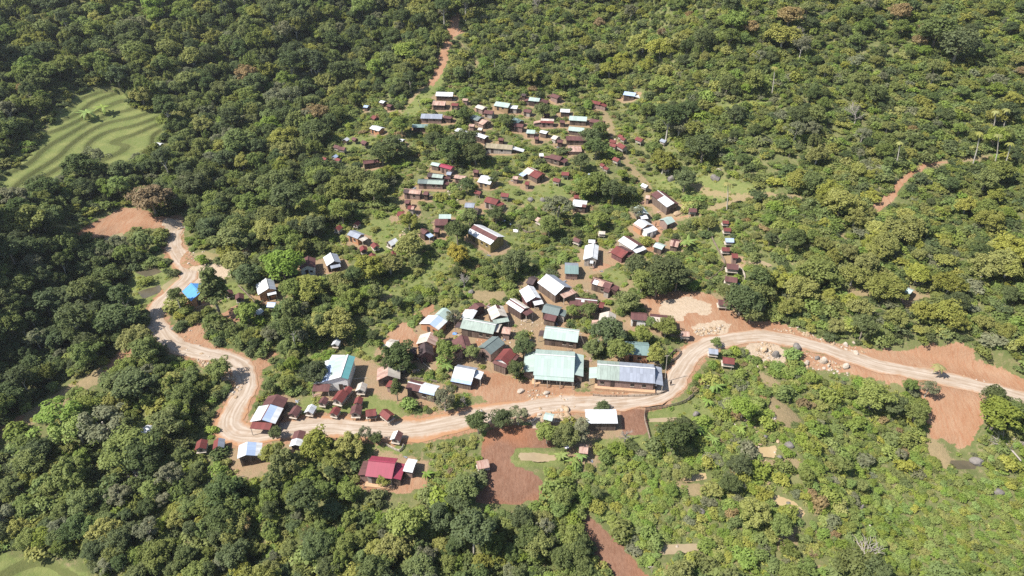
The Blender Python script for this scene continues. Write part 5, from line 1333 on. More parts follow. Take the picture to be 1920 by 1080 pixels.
# grass tufts and weeds on lawns, yards and verges
def keep_tuft(X, Y):
    den = np.full(X.shape, .0)
    den = np.where(look(AREA['village'], X, Y), .40, den)
    den = np.where(look(AREA['brush'], X, Y), .55, den)
    den = np.where(look(MK['grass'], X, Y), .30, den)
    den = np.where(look(MK['weed'], X, Y), .9, den)
    den = np.where(look(YARD, X, Y), .10, den)
    den = np.where(look(MK['soil'] | MK['trail'], X, Y), .07, den)
    den = np.where(look(MK['pale'] | MK['plow'], X, Y), .01, den)
    return (rng.random(X.shape) < den) & ~look(BLOCK, X, Y) & (Y < 300)
gx_, gy_, gz_, *_r = sample(1.15, keep_tuft)
def tuft_mesh(seed):
    r = np.random.default_rng(seed); n = 46
    a = r.uniform(0, 6.283, n); q = r.uniform(0, .55, n)
    P = np.stack([np.cos(a)*q, np.sin(a)*q, r.uniform(.08, .34, n)], 1)
    V, F = leaves(P, np.stack([np.cos(a)*.6, np.sin(a)*.6, np.ones(n)], 1), .15, r, .5)
    V[:, 2] = np.maximum(V[:, 2], .0)
    return mesh_np('weed_tuft', V, F, [LM['lime' if seed % 2 else 'bright']], attrs={'tint': ('FACE', r.uniform(.2, .9, n))})
tp = []
for q in range(2):
    o = obj('weed_tuft', tuft_mesh(40+q), None, (gx_[q], gy_[q], gz_[q])); o['kind'] = 'stuff'; tp.append([o])
scatter('grass', tp, gx_[2:], gy_[2:], gz_[2:], rng.uniform(.6, 1.5, len(gx_)-2), 'short grass and weeds on the lawns and yards', zs=rng.uniform(.7, 1.3, len(gx_)-2))

# ---- palms
def frond(mb, base_, a, L, droop, w, n=7):
    d = np.array([math.cos(a), math.sin(a), 0.]); s = np.array([-d[1], d[0], 0])
    pts = []
    for k_ in range(n+1):
        t = k_/n; pts.append(base_+d*L*t*(1-.15*t*droop)+np.array([0, 0, L*(.38*t-droop*t*t*.75)]))
    for k_ in range(n):
        t0, t1 = k_/n, (k_+1)/n
        w0 = w*math.sin(math.pi*(.12+.86*t0)); w1 = w*math.sin(math.pi*(.12+.86*t1))
        for q in (-1, 1):
            dz = np.array([0, 0, -.35])
            mb.face([pts[k_], pts[k_+1], pts[k_+1]+s*q*w1+dz*w1, pts[k_]+s*q*w0+dz*w0])
def palm(label, base_px, top_px, name='palm_tree', nf=10, L=1.9, cat='palm'):
    p = hit(*base_px); x, y = p[0], p[1]; z = float(land(x, y))
    hs = np.linspace(1, 30, 120); uu, vv, _ = project(x+0*hs, y+0*hs, z+hs)
    h = float(hs[np.argmin((vv-top_px[1])**2)])
    lx = (top_px[0]-np.interp(h, hs, uu))*pxm((x, y, z+h))
    root = empty(name, (x, y, z)); tag(root, label, cat, 'slender palms')
    top = np.array([lx, 0, h])
    MB().tube([(0, 0, -.5), (lx*.4, 0, h*.5), top], [.20, .15, .12], 6).build('trunk', M_PALEBARK, root)
    r = random.Random(h); mb = MB()
    for k_ in range(nf): frond(mb, top, k_*2*math.pi/nf+r.uniform(-.2, .2), L*r.uniform(.8, 1.1), r.uniform(.8, 1.5), .34*L/1.9)
    me = mb.mesh('fronds', LM['palm']); obj('fronds', me, root)
for l, b, t, in [('slender palm, lowest and leftmost of those on the right slope', (1678,320), (1688,267)), ('leftmost palm of the close trio near the right edge', (1824,310), (1838,248)),
    ('middle palm of the close trio near the right edge', (1863,320), (1873,252)), ('rightmost palm of the close trio near the right edge', (1880,323), (1896,268)),
    ('palm standing just above and behind the trio at the right edge', (1861,247), (1868,208)), ('rear palm at the right edge, above the rightmost of the trio', (1880,245), (1889,205)),
    ('lone palm at the grassy ledge top right', (1447,180), (1453,126)), ('bare-looking palm beside the hut column on the right path', (1363,393), (1365,343))]:
    palm(l, b, t)
palm('short palm standing at the road edge in front of the red cutting', (1761,706), (1763,686), L=2.2, nf=11)
def banana(label, px, py, s=1.0, name='banana_plant', mat='banana'):
    p = hit(px, py, .8); z = float(land(p[0], p[1])); root = empty(name, (p[0], p[1], z)); tag(root, label, 'banana plant', 'banana plants')
    MB().tube([(0, 0, -.3), (0, 0, 1.2*s)], [.16*s, .12*s], 6).build('stem', M_PALEBARK if mat != 'banana' else LM['lime'], root)
    mb = MB(); r = random.Random(px)
    for k_ in range(9): frond(mb, np.array([0, 0, 1.15*s]), k_*.7+r.uniform(-.3, .3), 1.9*s*r.uniform(.6, 1.1), r.uniform(.3, 1.3), .21*s, 6)
    obj('leaves', mb.mesh('leaves', LM[mat]), root)
for l, x, y, s in [('large banana plant below the road bend granaries', 1340, 727, 1.5), ('bright banana plant on the grass near the fish pond, upper', 1328, 754, 1.0), ('bright banana plant beside a fallen stem', 1364, 783, 1.0),
    ('bright banana plant right at the end of the fallen stem', 1388, 806, 1.0), ('banana plant right of the dark tree near the small fish pond', 1307, 806, 1.3), ('banana plant low by the brush path', 1337, 825, 1.1),
    ('banana clump above the white front-slope house', 838, 690, 1.5), ('banana plant left of the banana clump above the white front-slope house', 828, 676, 1.1), ('big fan-leaved clump beside the striped small roof', 1288, 462, 2.2), ('banana plants beside the rust-striped hut', 1090, 857, 1.3),
    ('yellow-green banana plant at the right end of the long pond', 1052, 858, 1.2), ('banana plant at the hut below the white barn, right side', 1076, 868, 1.3), ('banana clump at the quarry, under the dark tree', 1404, 592, 1.6), ('banana plant on the terraces, upper', 195, 207, 2.2),
    ('banana plant on the terraces, lower', 165, 216, 2.2), ('banana plant beside the brown gabled hut', 866, 402, 1.6), ('banana plant right of the crimson farmhouse yard', 800, 890, 1.0)]: banana(l, x, y, s)

# ---- bare and fallen trees
def bare_tree(label, px, py, wpx, fallen=False, name='bare_tree', lean=0.):
    p = hit(px, py); z = float(land(p[0], p[1])); R = wpx*.5*pxm(p); root = empty(name, (p[0], p[1], z)); tag(root, label, 'tree')
    r = random.Random(px); tr, tw = MB(), MB()
    def grow(mb, a, d, L, rad, lev):
        b = a+d*L; mb.tube([a, (a+b)/2+np.array([r.uniform(-.1, .1) for _ in range(3)])*L, b], [rad, rad*.8, rad*.55], 5, False)
        if lev == 0: return
        for k_ in range(4 if lev > 1 else 5):
            e = d+np.array([r.gauss(0, .55), r.gauss(0, .55), r.gauss(.1, .4)]); e /= np.linalg.norm(e)
            grow(tw, a+(b-a)*r.uniform(.45, 1), e, L*r.uniform(.5, .8), rad*.5, lev-1)
    if fallen:
        for k_ in range(11):
            a_ = .25+2.6*k_/10; d = np.array([math.cos(a_), math.sin(a_)*.9, .22]); grow(tw, np.array([0, 0, .3]), d/np.linalg.norm(d), R*r.uniform(.7, 1.), .10, 1)
        tr.tube([(0, 0, .3), (.3, -R*.9, .2)], [.22, .14], 6)
    else:
        grow(tr, np.array([0, 0, -.4]), np.array([lean, 0, 1.]), R*1.1, .2, 0)
        for k_ in range(7):
            d = np.array([r.gauss(lean, .6), r.gauss(0, .6), .9]); grow(tw, np.array([lean*R, 0, R*r.uniform(.6, 1.05)]), d/np.linalg.norm(d), R*.75, .1, 2)
    tr.build('trunk', M_TWIG, root); tw.build('branches', M_TWIG, root)
bare_tree('fallen pale tree with fanned bare branches in the lower right brush', 1622, 1045, 64, True, 'fallen_tree')
bare_tree('fallen bare tree at the right edge below the red scar', 1893, 842, 66, True, 'fallen_tree')
bare_tree('bare grey tree among green bushes on the right slope', 1598, 238, 46)
bare_tree('bare grey tree high on the right slope', 1490, 88, 36)
bare_tree('leafless tree beside the boulder above the core', 871, 540, 26)
bare_tree('leaning bare trunk at the road edge near the motorbike', 876, 758, 18, lean=-.5)
bare_tree('dead grey tree right of the dark hillside trees, upper village', 1270, 262, 34)
bare_tree('bare tree low on the left wood above the terrace corner', 262, 905, 30)
bare_tree('dead white stump tree beside the yard of the white barn', 1171, 828, 26)
bare_tree('bare grey tree at the top edge, middle', 1008, 22, 26)

# ---- rocks
M_ROCK = {'pale': plain_mat('pale granite', (.47, .41, .35), (.34, .28, .22), .8), 'grey': plain_mat('grey granite', (.215, .195, .18), (.115, .105, .098), .9), 'tan': plain_mat('tan rock', (.40, .30, .20), (.31, .22, .14), .8)}
def rock_mesh(seed, mat):
    r = np.random.default_rng(seed); import bmesh
    bm = bmesh.new(); bmesh.ops.create_icosphere(bm, subdivisions=2, radius=1)
    A = unit(r.normal(0, 1, (9, 3))); kk = r.uniform(.55, .9, 9)
    for v in bm.verts:
        p = np.array(v.co)
        for a, q in zip(A, kk):
            e = p@a-q
            if e > 0: p = p-a*e*.9
        v.co = p*(1+r.normal(0, .025))
    me = bpy.data.meshes.new('boulder'); bm.to_mesh(me); bm.free(); me.materials.append(mat); return me
RK = {(c, k_): rock_mesh(k_*3+len(c), M_ROCK[c]) for c in M_ROCK for k_ in range(3)}
def rock(label, px, py, w, hpx=None, c='pale', group=None):
    p = hit(px, py); m = pxm(p); s = w*m*.5; k_ = int(px*7+py) % 3
    o = obj('boulder', RK[c, k_], None, (p[0], p[1], float(land(p[0], p[1]))+s*.15)); o.rotation_euler = (0, 0, px*1.7)
    hh = (hpx or w*.7)*m*.55; o.scale = (s, s*.8, max(hh, s*.45)); tag(o, label, 'boulder', group)
for l, x, y, w, h, c in [('tall dark grey boulder standing in the green below the road', 1454, 668, 15, 22, 'grey'), ('broad grey boulder beside the road curve', 1492, 654, 22, 18, 'grey'), ('pale boulder right of the rubble chute', 1433, 657, 16, 14, 'tan'),
    ('largest white boulder below the road', 1543, 679, 16, 18, 'pale'), ('grey-shaded boulder touching the largest white boulder', 1532, 674, 11, 10, 'grey'), ('white boulder left of the largest white one', 1512, 683, 13, 10, 'pale'), ('big angular white boulder on the red soil by the road', 1586, 690, 17, 14, 'pale'),
    ('white boulder pair in the green, left', 1467, 686, 12, 10, 'pale'), ('white boulder pair in the green, right', 1474, 693, 8, 10, 'pale'), ('thin upright pale rock near the dark shrub', 1553, 688, 6, 10, 'pale'), ('pale rock on the red slope above the road, left', 1564, 643, 8, 8, 'tan'),
    ('largest pale rock on the red slope above the road', 1585, 646, 11, 12, 'pale'), ('long pale rock on the red slope, right', 1601, 643, 9, 6, 'pale'), ('white rock cluster at the road edge', 1605, 661, 14, 8, 'pale'), ('white rock at the foot of the cutting', 1625, 646, 10, 7, 'pale'),
    ('grey boulder in the green below the chute', 1465, 735, 14, 22, 'grey'), ('white stone beside the grey boulder below the chute', 1480, 727, 10, 7, 'pale'), ('grey boulder near the fish pond', 1305, 778, 16, 11, 'grey'), ('small grey stone below the fish pond boulder', 1331, 793, 7, 7, 'grey'),
    ('dark boulder left above the ochre pond', 1434, 821, 15, 14, 'grey'), ('pale grey slab boulder right above the ochre pond', 1480, 835, 20, 14, 'grey'), ('tall dark boulder right below the ochre pond', 1460, 864, 16, 22, 'grey'), ('dark flat stone at the head of the long pond', 1435, 928, 14, 7, 'grey'),
    ('dark stone standing in the long pond', 1479, 943, 14, 8, 'grey'), ('upright grey stone left in the brush', 1358, 916, 9, 15, 'grey'), ('grey boulder left in the lower brush', 1315, 960, 16, 11, 'grey'), ('big dark boulder beside the dark pond at the right', 1833, 866, 28, 20, 'grey'),
    ('flat grey rock at the right above the bright brush', 1872, 923, 22, 11, 'grey'), ('flat brown rock in the middle of the brush', 1582, 958, 22, 12, 'grey'), ('upright grey rock beside a pale log', 1616, 954, 10, 20, 'grey'), ('white stone in the brown pond at the bottom', 1270, 1023, 9, 8, 'pale'),
    ('grey boulder beside the path at the right of the barn', 1258, 338, 15, 17, 'grey'), ('pale rock slab high on the right near the path', 1347, 322, 13, 10, 'pale'), ('grey rock below the pale rock slab near the path', 1341, 336, 22, 14, 'grey'), ('wide grey boulder on the middle lawn', 995, 376, 17, 10, 'grey'),
    ('brown boulder beside the wide grey boulder on the lawn', 1018, 376, 13, 10, 'grey'), ('dark boulder above the core', 884, 549, 15, 10, 'grey'), ('pale rock slab behind the orange yard houses', 1270, 402, 18, 9, 'tan'), ('grey boulder in the trees below the grey-white house', 483, 608, 20, 14, 'grey'),
    ('pale boulder at the spring below the striped gabled house', 776, 697, 14, 9, 'tan'), ('flat pale slab on the red yard above the road', 976, 734, 16, 7, 'pale'), ('white slab at the road edge under the mint hall', 1024, 738, 14, 8, 'pale'), ('huge broken pale slab by the little mint hut', 1062, 769, 18, 12, 'tan'),
    ('lower half of the broken pale slab by the little mint hut', 1064, 779, 17, 10, 'tan'), ('smaller pale slab left of the broken one', 1048, 770, 9, 7, 'tan'), ('grey boulder where the left road forks', 325, 617, 10, 9, 'grey'), ('long grey rock in the dark left wood edge', 545, 345, 18, 10, 'grey'),
    ('brown boulder left of the striped gabled house fence', 758, 698, 13, 14, 'grey'), ('grey standing rock at the footpath edge', 1222, 444, 12, 18, 'grey')]: rock(l, x, y, w, h, c)
# rubble: stones nobody could count
def rubble(polys, n, smin, smax, cols):
    P = [poly_w(p) for p in polys]
    X, Y = [], []
    while len(X) < n:
        q = P[len(X) % len(P)]; lo, hi = q.min(0), q.max(0); a = lo+(hi-lo)*rng.random(2)
        if inside(q, a[:1], a[1:])[0]: X.append(a[0]); Y.append(a[1])
    X, Y = np.array(X), np.array(Y); return X, Y, land(X, Y), np.clip(rng.lognormal(math.log(smin), .6, n), .05, smax)
pr = []
for k_ in range(3):
    p = hit(1150+k_*9, 735); o = obj('loose_stone', RK['tan', k_], None, (p[0], p[1], float(land(p[0], p[1])))); o.scale = (.3,)*3; o['kind'] = 'stuff'; pr.append([o])
for k_ in range(2):
    p = hit(1450+k_*9, 672); o = obj('loose_stone', RK['pale', k_], None, (p[0], p[1], float(land(p[0], p[1])))); o.scale = (.3,)*3; o['kind'] = 'stuff'; pr.append([o])
sets = [([(1420,640),(1450,645),(1440,690),(1415,690)], 240, .16, .6), ([(1430,615),(1500,625),(1600,660),(1650,660),(1560,640),(1500,612)], 160, .16, .55), ([(1500,660),(1600,690),(1590,705),(1500,690)], 130, .17, .6),
  ([(365,672),(430,690),(442,712),(425,715),(385,690)], 220, .20, .6), ([(430,725),(455,720),(445,745),(425,745)], 110, .2, .6), ([(1300,618),(1360,608),(1362,618),(1305,630)], 160, .2, .5), ([(1010,765),(1080,760),(1070,790),(1000,800)], 150, .18, .6),
  ([(900,590),(1010,590),(1030,610),(990,630),(930,625)], 220, .14, .4), ([(990,730),(1100,740),(1085,752),(990,750)], 130, .15, .45), ([(1380,720),(1450,760),(1480,860),(1430,900),(1400,820)], 140, .2, .6),
  ([(840,355),(870,350),(860,375),(835,378)], 160, .2, .5), ([(750,440),(770,420),(745,470)], 60, .2, .5), ([(345,655),(400,672),(380,662)], 40, .2, .5), ([(335,430),(355,408),(350,425)], 40, .4, .9), ([(345,470),(420,470),(425,495),(350,495)], 120, .22, .5),
  ([(1800,700),(1900,725),(1700,690)], 40, .1, .3), ([(1130,225),(1160,270),(1150,270)], 60, .2, .5), ([(880,640),(960,610),(1000,640),(930,690)], 90, .12, .35), ([(1440,900),(1500,1000),(1470,1040),(1400,960)], 80, .2, .5), ([(320,620),(390,610),(380,650),(330,640)], 60, .12, .35)]
XS = [rubble([p], n, a, b, None) for p, n, a, b in sets]
X_, Y_, Z_, S_ = (np.concatenate([q[i] for q in XS]) for i in range(4))
scatter('stone_rubble', pr, X_, Y_, Z_, S_, 'loose pale stones and broken rock along the road and yards', zs=rng.uniform(.5, .9, len(X_)), tilt=.4)

# ---- fences, poles, logs
def fence(label, pts, n=12, h=1.0, name='stick_fence', mat=None):
    P = smooth_line([hit(*q) for q in pts], it=1); seg = np.concatenate([[0], np.cumsum(np.hypot(*np.diff(P[:, :2], axis=0).T))])
    root = empty(name, (P[0][0], P[0][1], float(land(P[0][0], P[0][1])))); tag(root, label, 'fence')
    o3 = np.array(root.location); pos_ = []
    mat = mat or M_POST
    for k_ in range(n):
        d = seg[-1]*k_/(n-1); x = np.interp(d, seg, P[:, 0]); y = np.interp(d, seg, P[:, 1]); q = np.array([x, y, float(land(x, y))])-o3; pos_.append(q)
        MB().tube([q-[0, 0, .4], q+[.03*math.sin(k_*3), 0, h+.1*math.sin(k_*5)]], .07, 5).build('post', mat, root)
    mb = MB()
    for a, b in zip(pos_[:-1], pos_[1:]):
        for z in (.35, .7, .95): mb.tube([a+[0, 0, h*z], b+[0, 0, h*z]], .05, 4)
        for t in np.linspace(.1, .9, 7): q = a+(b-a)*t; mb.tube([q-[0, 0, .1], q+[0, 0, h*.95]], .035, 4)
    mb.build('rails', mat, root)
fence('dark stick fence along the left side of the small fish pond garden', [(1210,770),(1207,785),(1214,810),(1222,840)], 12)
fence('stick fence at the road corner above the fish pond garden', [(1210,770),(1235,766),(1280,760),(1300,742)], 11)
fence('curved dark fence left of the granary column', [(1334,448),(1350,478),(1361,497),(1350,512),(1328,528)], 13)
fence('fence line climbing right of the granary column', [(1380,500),(1392,510),(1398,525),(1390,535)], 8, mat=M_PALEPOST)
fence('pale rail fence below the roadside two-coloured granary', [(725,838),(738,845),(752,850),(757,838)], 7, .8, mat=M_PALEPOST)
fence('stick fence in front of the two granaries right of the blue house', [(448,538),(470,560),(485,575),(500,560)], 10, .8)
fence('low fence around the yard of the bare upper lawn', [(978,432),(990,440),(1005,436)], 7, .9)
fence('round pale fence beside the olive tree at the road bend', [(1255,668),(1268,655),(1277,660),(1270,672),(1258,678)], 10, 1.)
fence('long fence in front of the roadside longhouse', [(1112,740),(1140,743),(1200,744),(1235,742),(1250,735)], 14, .8)
fence('fence line between the striped gabled house and the white front-slope house', [(755,712),(790,712),(820,718)], 9, .7)
def pole(label, base_px, top_px, name='utility_pole', lean=0, thick=.085):
    p = hit(*base_px); z = float(land(p[0], p[1])); hs = np.linspace(.5, 20, 150); uu, vv, _ = project(p[0]+0*hs, p[1]+0*hs, z+hs); h = float(hs[np.argmin((vv-top_px[1])**2)])
    lx = (top_px[0]-np.interp(h, hs, uu))*pxm((p[0], p[1], z+h))
    root = empty(name, (p[0], p[1], z)); tag(root, label, 'pole')
    MB().tube([(0, 0, -.5), (lx, 0, h)], [thick, thick*.7], 6).build('shaft', M_PALEPOST, root); MB().tube([(lx-.5, 0, h-.25), (lx+.5, 0, h-.15)], .05, 5).build('crossbar', M_PALEPOST, root)
pole('pale pole at the right end of the roadside longhouse', (1247,716), (1251,666)); pole('thin leaning pole beside the long plank house right of the core', (1101,654), (1087,624))
pole('pale pole beside the crooked pole near the roadside longhouse', (1245,692), (1237,682)); pole('tall pale pole at the left foot of the red path', (766,228), (765,211)); pole('tall pole left of the topmost white longhouse', (788,202), (785,188))
pole('pole on the right edge of the bottom track', (1224,1074), (1220,1062))
def log(label, a, b, r=.12, name='log'):
    p, q = hit(*a), hit(*b); p[2] = float(land(p[0], p[1]))+r*.8; q[2] = float(land(q[0], q[1]))+r*.8
    o = MB().tube([np.zeros(3), (q-p)*.5+[0, 0, .03], q-p], [r, r*.9, r*.7], 6).build(name, M_PALEPOST, None, None); o.location = p; tag(o, label, 'log')
log('long pale pole lying on the grass below the dark brown house', (780,670), (812,696)); log('fallen banana stem on the grass', (1370,789), (1383,803), .16); log('leaning felled pale log at the small mint hut', (1000,790), (1012,783), .2); log('pale log beside an upright grey rock in the brush', (1612,965), (1632,988), .2)
log('pale log on the clearing in the left wood', (205,878), (235,862), .15); log('pale log on the upper left wood clearing', (310,795), (335,785), .15); log('pole lying on the grass right of the teal hall', (662,711), (688,709), .1)

# boards, sticks and odds and ends lying about the yards
def debris_mesh(seed, mat):
    r = random.Random(seed); mb = MB()
    for k_ in range(5): 
        a = r.uniform(0, 3.1); ax = [[math.cos(a), math.sin(a), 0], [-math.sin(a), math.cos(a), 0], [0, 0, 1]]
        mb.box((r.uniform(-.5, .5), r.uniform(-.5, .5), .06+.05*k_), (r.uniform(.5, 1.5), r.uniform(.08, .3), .05), ax)
    return mb.mesh('yard_debris', mat)
dm_ = [RM['rust'], M_PALEPOST, M_POST, WM['dkwood'], RM['grey']]
dpr = []; dxs = []
ys = np.argwhere(YARD & (rd > rh+2))
ys = ys[rng.permutation(len(ys))[:260]]
for k_, mt in enumerate(dm_):
    j, i = ys[k_]; o = obj('yard_debris', debris_mesh(k_, mt), None, (GX[i], GY[j], float(land(GX[i], GY[j])))); o['kind'] = 'stuff'; dpr.append([o])
dx, dy = GX[ys[5:, 1]]+rng.uniform(-.5, .5, len(ys)-5), GY[ys[5:, 0]]+rng.uniform(-.5, .5, len(ys)-5)
scatter('yard_debris', dpr, dx, dy, land(dx, dy), rng.uniform(.5, 1.2, len(dx)), 'boards, sheets and sticks lying about the yards')
# ------------------------------------------------------------------ people, motorbike, cloths
M_SKIN = plain_mat('brown skin', (.16, .085, .055), (.13, .07, .045), 8, .6); M_HAIR = plain_mat('black hair', (.012, .01, .01), (.02, .016, .014), 20, .7)
M_DARKC = plain_mat('dark cloth', (.035, .03, .035), (.05, .045, .05), 6, .9); M_WHITEC = plain_mat('white cloth', (.72, .71, .74), (.60, .58, .64), 4, .9); M_BROWNC = plain_mat('brown cloth', (.10, .07, .05), (.07, .05, .035), 6, .9)
M_BLACK = plain_mat('black rubber', (.02, .02, .02), (.03, .03, .03), 9, .6); M_METAL = plain_mat('painted metal', (.07, .02, .022), (.09, .03, .03), 9, .35, .5); M_BLUEC = plain_mat('blue tarpaulin', (.10, .25, .62), (.16, .32, .68), 1.2, .5); M_MAG = plain_mat('magenta cloth', (.45, .03, .30), (.38, .03, .26), 2, .8)
def body(name, J, E, rad, mat, parent=None, sub=2, root=0):
    me = bpy.data.meshes.new(name); me.from_pydata(J, E, []); o = obj(name, me, parent)
    md = o.modifiers.new('skin', 'SKIN'); me.skin_vertices[0].data[root].use_root = True
    for i, r in enumerate(rad): me.skin_vertices[0].data[i].radius = (r, r) if not hasattr(r, '__len__') else r
    s = o.modifiers.new('sub', 'SUBSURF'); s.levels = s.render_levels = sub; me.materials.append(mat); return o
def hand_chain(J, E, rad, wrist, base_, d, side):
    """palm, four fingers and a thumb hung on the wrist joint"""
    p = np.array(base_, float); d = np.array(d, float); d /= np.linalg.norm(d); s = np.array(side, float)
    i = len(J); J.append(tuple(p+d*.05)); E.append((wrist, i)); rad.append((.034, .018)); palm = i
    for k_, (o_, l) in enumerate(((-.028, .062), (-.009, .072), (.010, .068), (.027, .052))):
        a = len(J); J.append(tuple(p+d*.095+s*o_)); E.append((palm, a)); rad.append(.0095); J.append(tuple(p+d*(.095+l*.55)+s*o_*1.05)); E.append((a, a+1)); rad.append(.0085); J.append(tuple(p+d*(.095+l)+s*o_+np.cross(d, s)*.015)); E.append((a+1, a+2)); rad.append(.008)
    a = len(J); J.append(tuple(p+d*.045+s*.05)); E.append((palm, a)); rad.append(.011); J.append(tuple(p+d*.085+s*.065)); E.append((a, a+1)); rad.append(.0095)
def head(parent, at_, yaw):
    r = empty_child('head', at_, yaw, parent)
    import bmesh
    bm = bmesh.new(); bmesh.ops.create_uvsphere(bm, u_segments=20, v_segments=14, radius=1)
    for v in bm.verts:
        x, y, z = v.co; jaw = 1-.22*max(0, -z)
        nose = .16*math.exp(-((x/.16)**2+((z+.08)/.22)**2)) if y < 0 else 0; eye = -.05*(math.exp(-(((abs(x)-.36)/.16)**2+((z-.05)/.1)**2)) if y < 0 else 0)
        mouth = .02*math.exp(-((x/.3)**2+((z+.45)/.06)**2)) if y < 0 else 0
        ear = .14*math.exp(-(((z)/.22)**2+((y-.05)/.18)**2)) if abs(x) > .8 else 0
        v.co = ((x*jaw+math.copysign(ear, x))*.075, (y-(nose+eye+mouth))*.095, z*.115)
    me = bpy.data.meshes.new('face'); bm.to_mesh(me); bm.free(); me.materials.append(M_SKIN); obj('face', me, r)
    bm = bmesh.new(); bmesh.ops.create_uvsphere(bm, u_segments=18, v_segments=12, radius=1)
    for v in bm.verts:
        x, y, z = v.co
        if z < -.15 or (y < -.3 and z < .45): v.co = (x*.066, y*.08, max(z, -.4)*.1)
        else: v.co = (x*.083, y*.102, z*.124)
    me = bpy.data.meshes.new('hair'); bm.to_mesh(me); bm.free(); me.materials.append(M_HAIR); obj('hair', me, r)
def empty_child(name, loc, rz, parent):
    o = bpy.data.objects.new(name, None); o.location = loc; o.rotation_euler = (0, 0, rz); return link(o, parent)
def person(label, px, py, pose, top, legs, yaw, z=None, scale=1.0):
    p = hit(px, py) if not hasattr(px, '__len__') else np.array(px); zz = float(land(p[0], p[1])) if z is None else z
    root = empty('person', (p[0], p[1], zz), yaw); root.scale = (scale,)*3; tag(root, label, 'person')
    if pose == 'stand':
        J = [(0, 0, .95), (0, 0, 1.15), (0, -.01, 1.38), (0, -.01, 1.50), (.17, 0, 1.40), (-.17, 0, 1.40), (.24, .02, 1.13), (-.24, .02, 1.13), (.25, -.06, .88), (-.25, -.06, .88), (.10, 0, .88), (-.10, 0, .88), (.11, -.03, .48), (-.11, .02, .48), (.12, .02, .07), (-.12, .07, .07), (.13, -.14, .04), (-.13, -.09, .04)]
    else:
        J = [(0, .10, .78), (0, .06, .98), (0, -.04, 1.20), (0, -.06, 1.31), (.17, -.04, 1.22), (-.17, -.04, 1.22), (.25, -.22, 1.02), (-.25, -.22, 1.02), (.27, -.46, 1.0), (-.27, -.46, 1.0), (.11, .02, .74), (-.11, .02, .74), (.17, -.34, .66), (-.17, -.34, .66), (.17, -.24, .28), (-.17, -.24, .28), (.18, -.40, .25), (-.18, -.40, .25)]
    E = [(0, 1), (1, 2), (2, 3), (2, 4), (2, 5), (4, 6), (5, 7), (6, 8), (7, 9), (0, 10), (0, 11), (10, 12), (11, 13), (12, 14), (13, 15), (14, 16), (15, 17)]
    rad = [.14, .125, .14, .055, .062, .062, .045, .045, .03, .03, .095, .095, .06, .06, .042, .042, .035, .035]
    J, E, rad = list(J), list(E), list(rad)
    for w_, e_, sx in ((8, 6, 1), (9, 7, -1)): hand_chain(J, E, rad, w_, J[w_], np.array(J[w_])-np.array(J[e_]), (sx*.35, -.9, 0) if pose == 'stand' else (-sx, 0, 0))
    body('body', J, E, rad, M_SKIN, root)
    S = J[:8]; body('shirt', S, [(0, 1), (1, 2), (2, 4), (2, 5), (4, 6), (5, 7), (2, 3)], [.155, .142, .158, .05, .08, .08, .062, .062], top, root)
    Q = [J[0], J[10], J[11], J[12], J[13], tuple(np.array(J[12])*.25+np.array(J[14])*.75), tuple(np.array(J[13])*.25+np.array(J[15])*.75)]
    body('trousers', Q, [(0, 1), (0, 2), (1, 3), (2, 4), (3, 5), (4, 6)], [.158, .11, .11, .076, .076, .06, .06], legs, root)
    n = J[3]; head(root, (n[0], n[1]-.02, n[2]+.17), 0)
    return root
person('person in dark clothes standing on the road edge by the roadside longhouse', 1257, 723, 'stand', M_DARKC, M_BROWNC, .4)
person('small person standing in the dirt yard right of the mint-roofed plank hut', 1229, 426, 'stand', M_DARKC, M_DARKC, 1.2)
person('person in blue standing by the white laundry on the upper lawn', 957, 427, 'stand', plain_mat('pale blue cloth', (.30, .40, .50)), M_DARKC, -.3)
person('person in white shirt at the veranda end of the roadside longhouse', 1229, 729, 'stand', M_WHITEC, M_DARKC, .2)
# motorbike with its rider, heading left along the road
p = hit(903, 776); zb = float(land(p[0], p[1]))+.13
ang = math.atan2(*(hit(925, 771)-hit(885, 780))[[1, 0]])
bk_ = empty('motorbike', (p[0], p[1], zb), ang-math.pi/2+math.pi); tag(bk_, 'dark motorbike carrying a rider in white along the pale road', 'motorbike')
for y_ in (-.62, .62):
    wv = empty_child('wheel', (0, y_, .30), 0, bk_)
    mb = MB(); R0, R1 = .245, .055; V = []; n1, n2 = 20, 7
    for a in range(n1):
        for b in range(n2):
            A0, A1 = [2*math.pi*(a+i)/n1 for i in (0, 1)]; B0, B1 = [2*math.pi*(b+i)/n2 for i in (0, 1)]
            f = lambda A, B: (R1*math.sin(B), (R0+R1*math.cos(B))*math.cos(A), (R0+R1*math.cos(B))*math.sin(A)); mb.face([f(A0, B0), f(A1, B0), f(A1, B1), f(A0, B1)])
    mb.build('tyre', M_BLACK, wv)
    rm_ = MB()
    for a in range(6): rm_.tube([(0, 0, 0), (0, .22*math.cos(a*1.047), .22*math.sin(a*1.047))], .012, 4)
    rm_.tube([(-.06, 0, 0), (.06, 0, 0)], .05, 8).build('rim', M_POST, wv)
MB().tube([(0, -.62, .30), (0, -.42, .85), (0, -.36, .98)], .035, 6).build('fork', M_METAL, bk_)
MB().tube([(-.33, -.30, 1.02), (-.1, -.38, .98), (.1, -.38, .98), (.33, -.30, 1.02)], .018, 6).build('handlebar', M_BLACK, bk_)
MB().tube([(0, -.42, .80), (0, -.15, .55), (0, .35, .58), (0, .62, .30)], [.05, .09, .08, .04], 7).build('frame', M_METAL, bk_)
MB().box((0, -.02, .42), (.24, .36, .28)).build('engine', M_BLACK, bk_)
MB().tube([(0, -.32, .74), (0, -.05, .80), (0, .10, .74)], [.08, .15, .09], 8).build('fuel_tank', M_METAL, bk_)
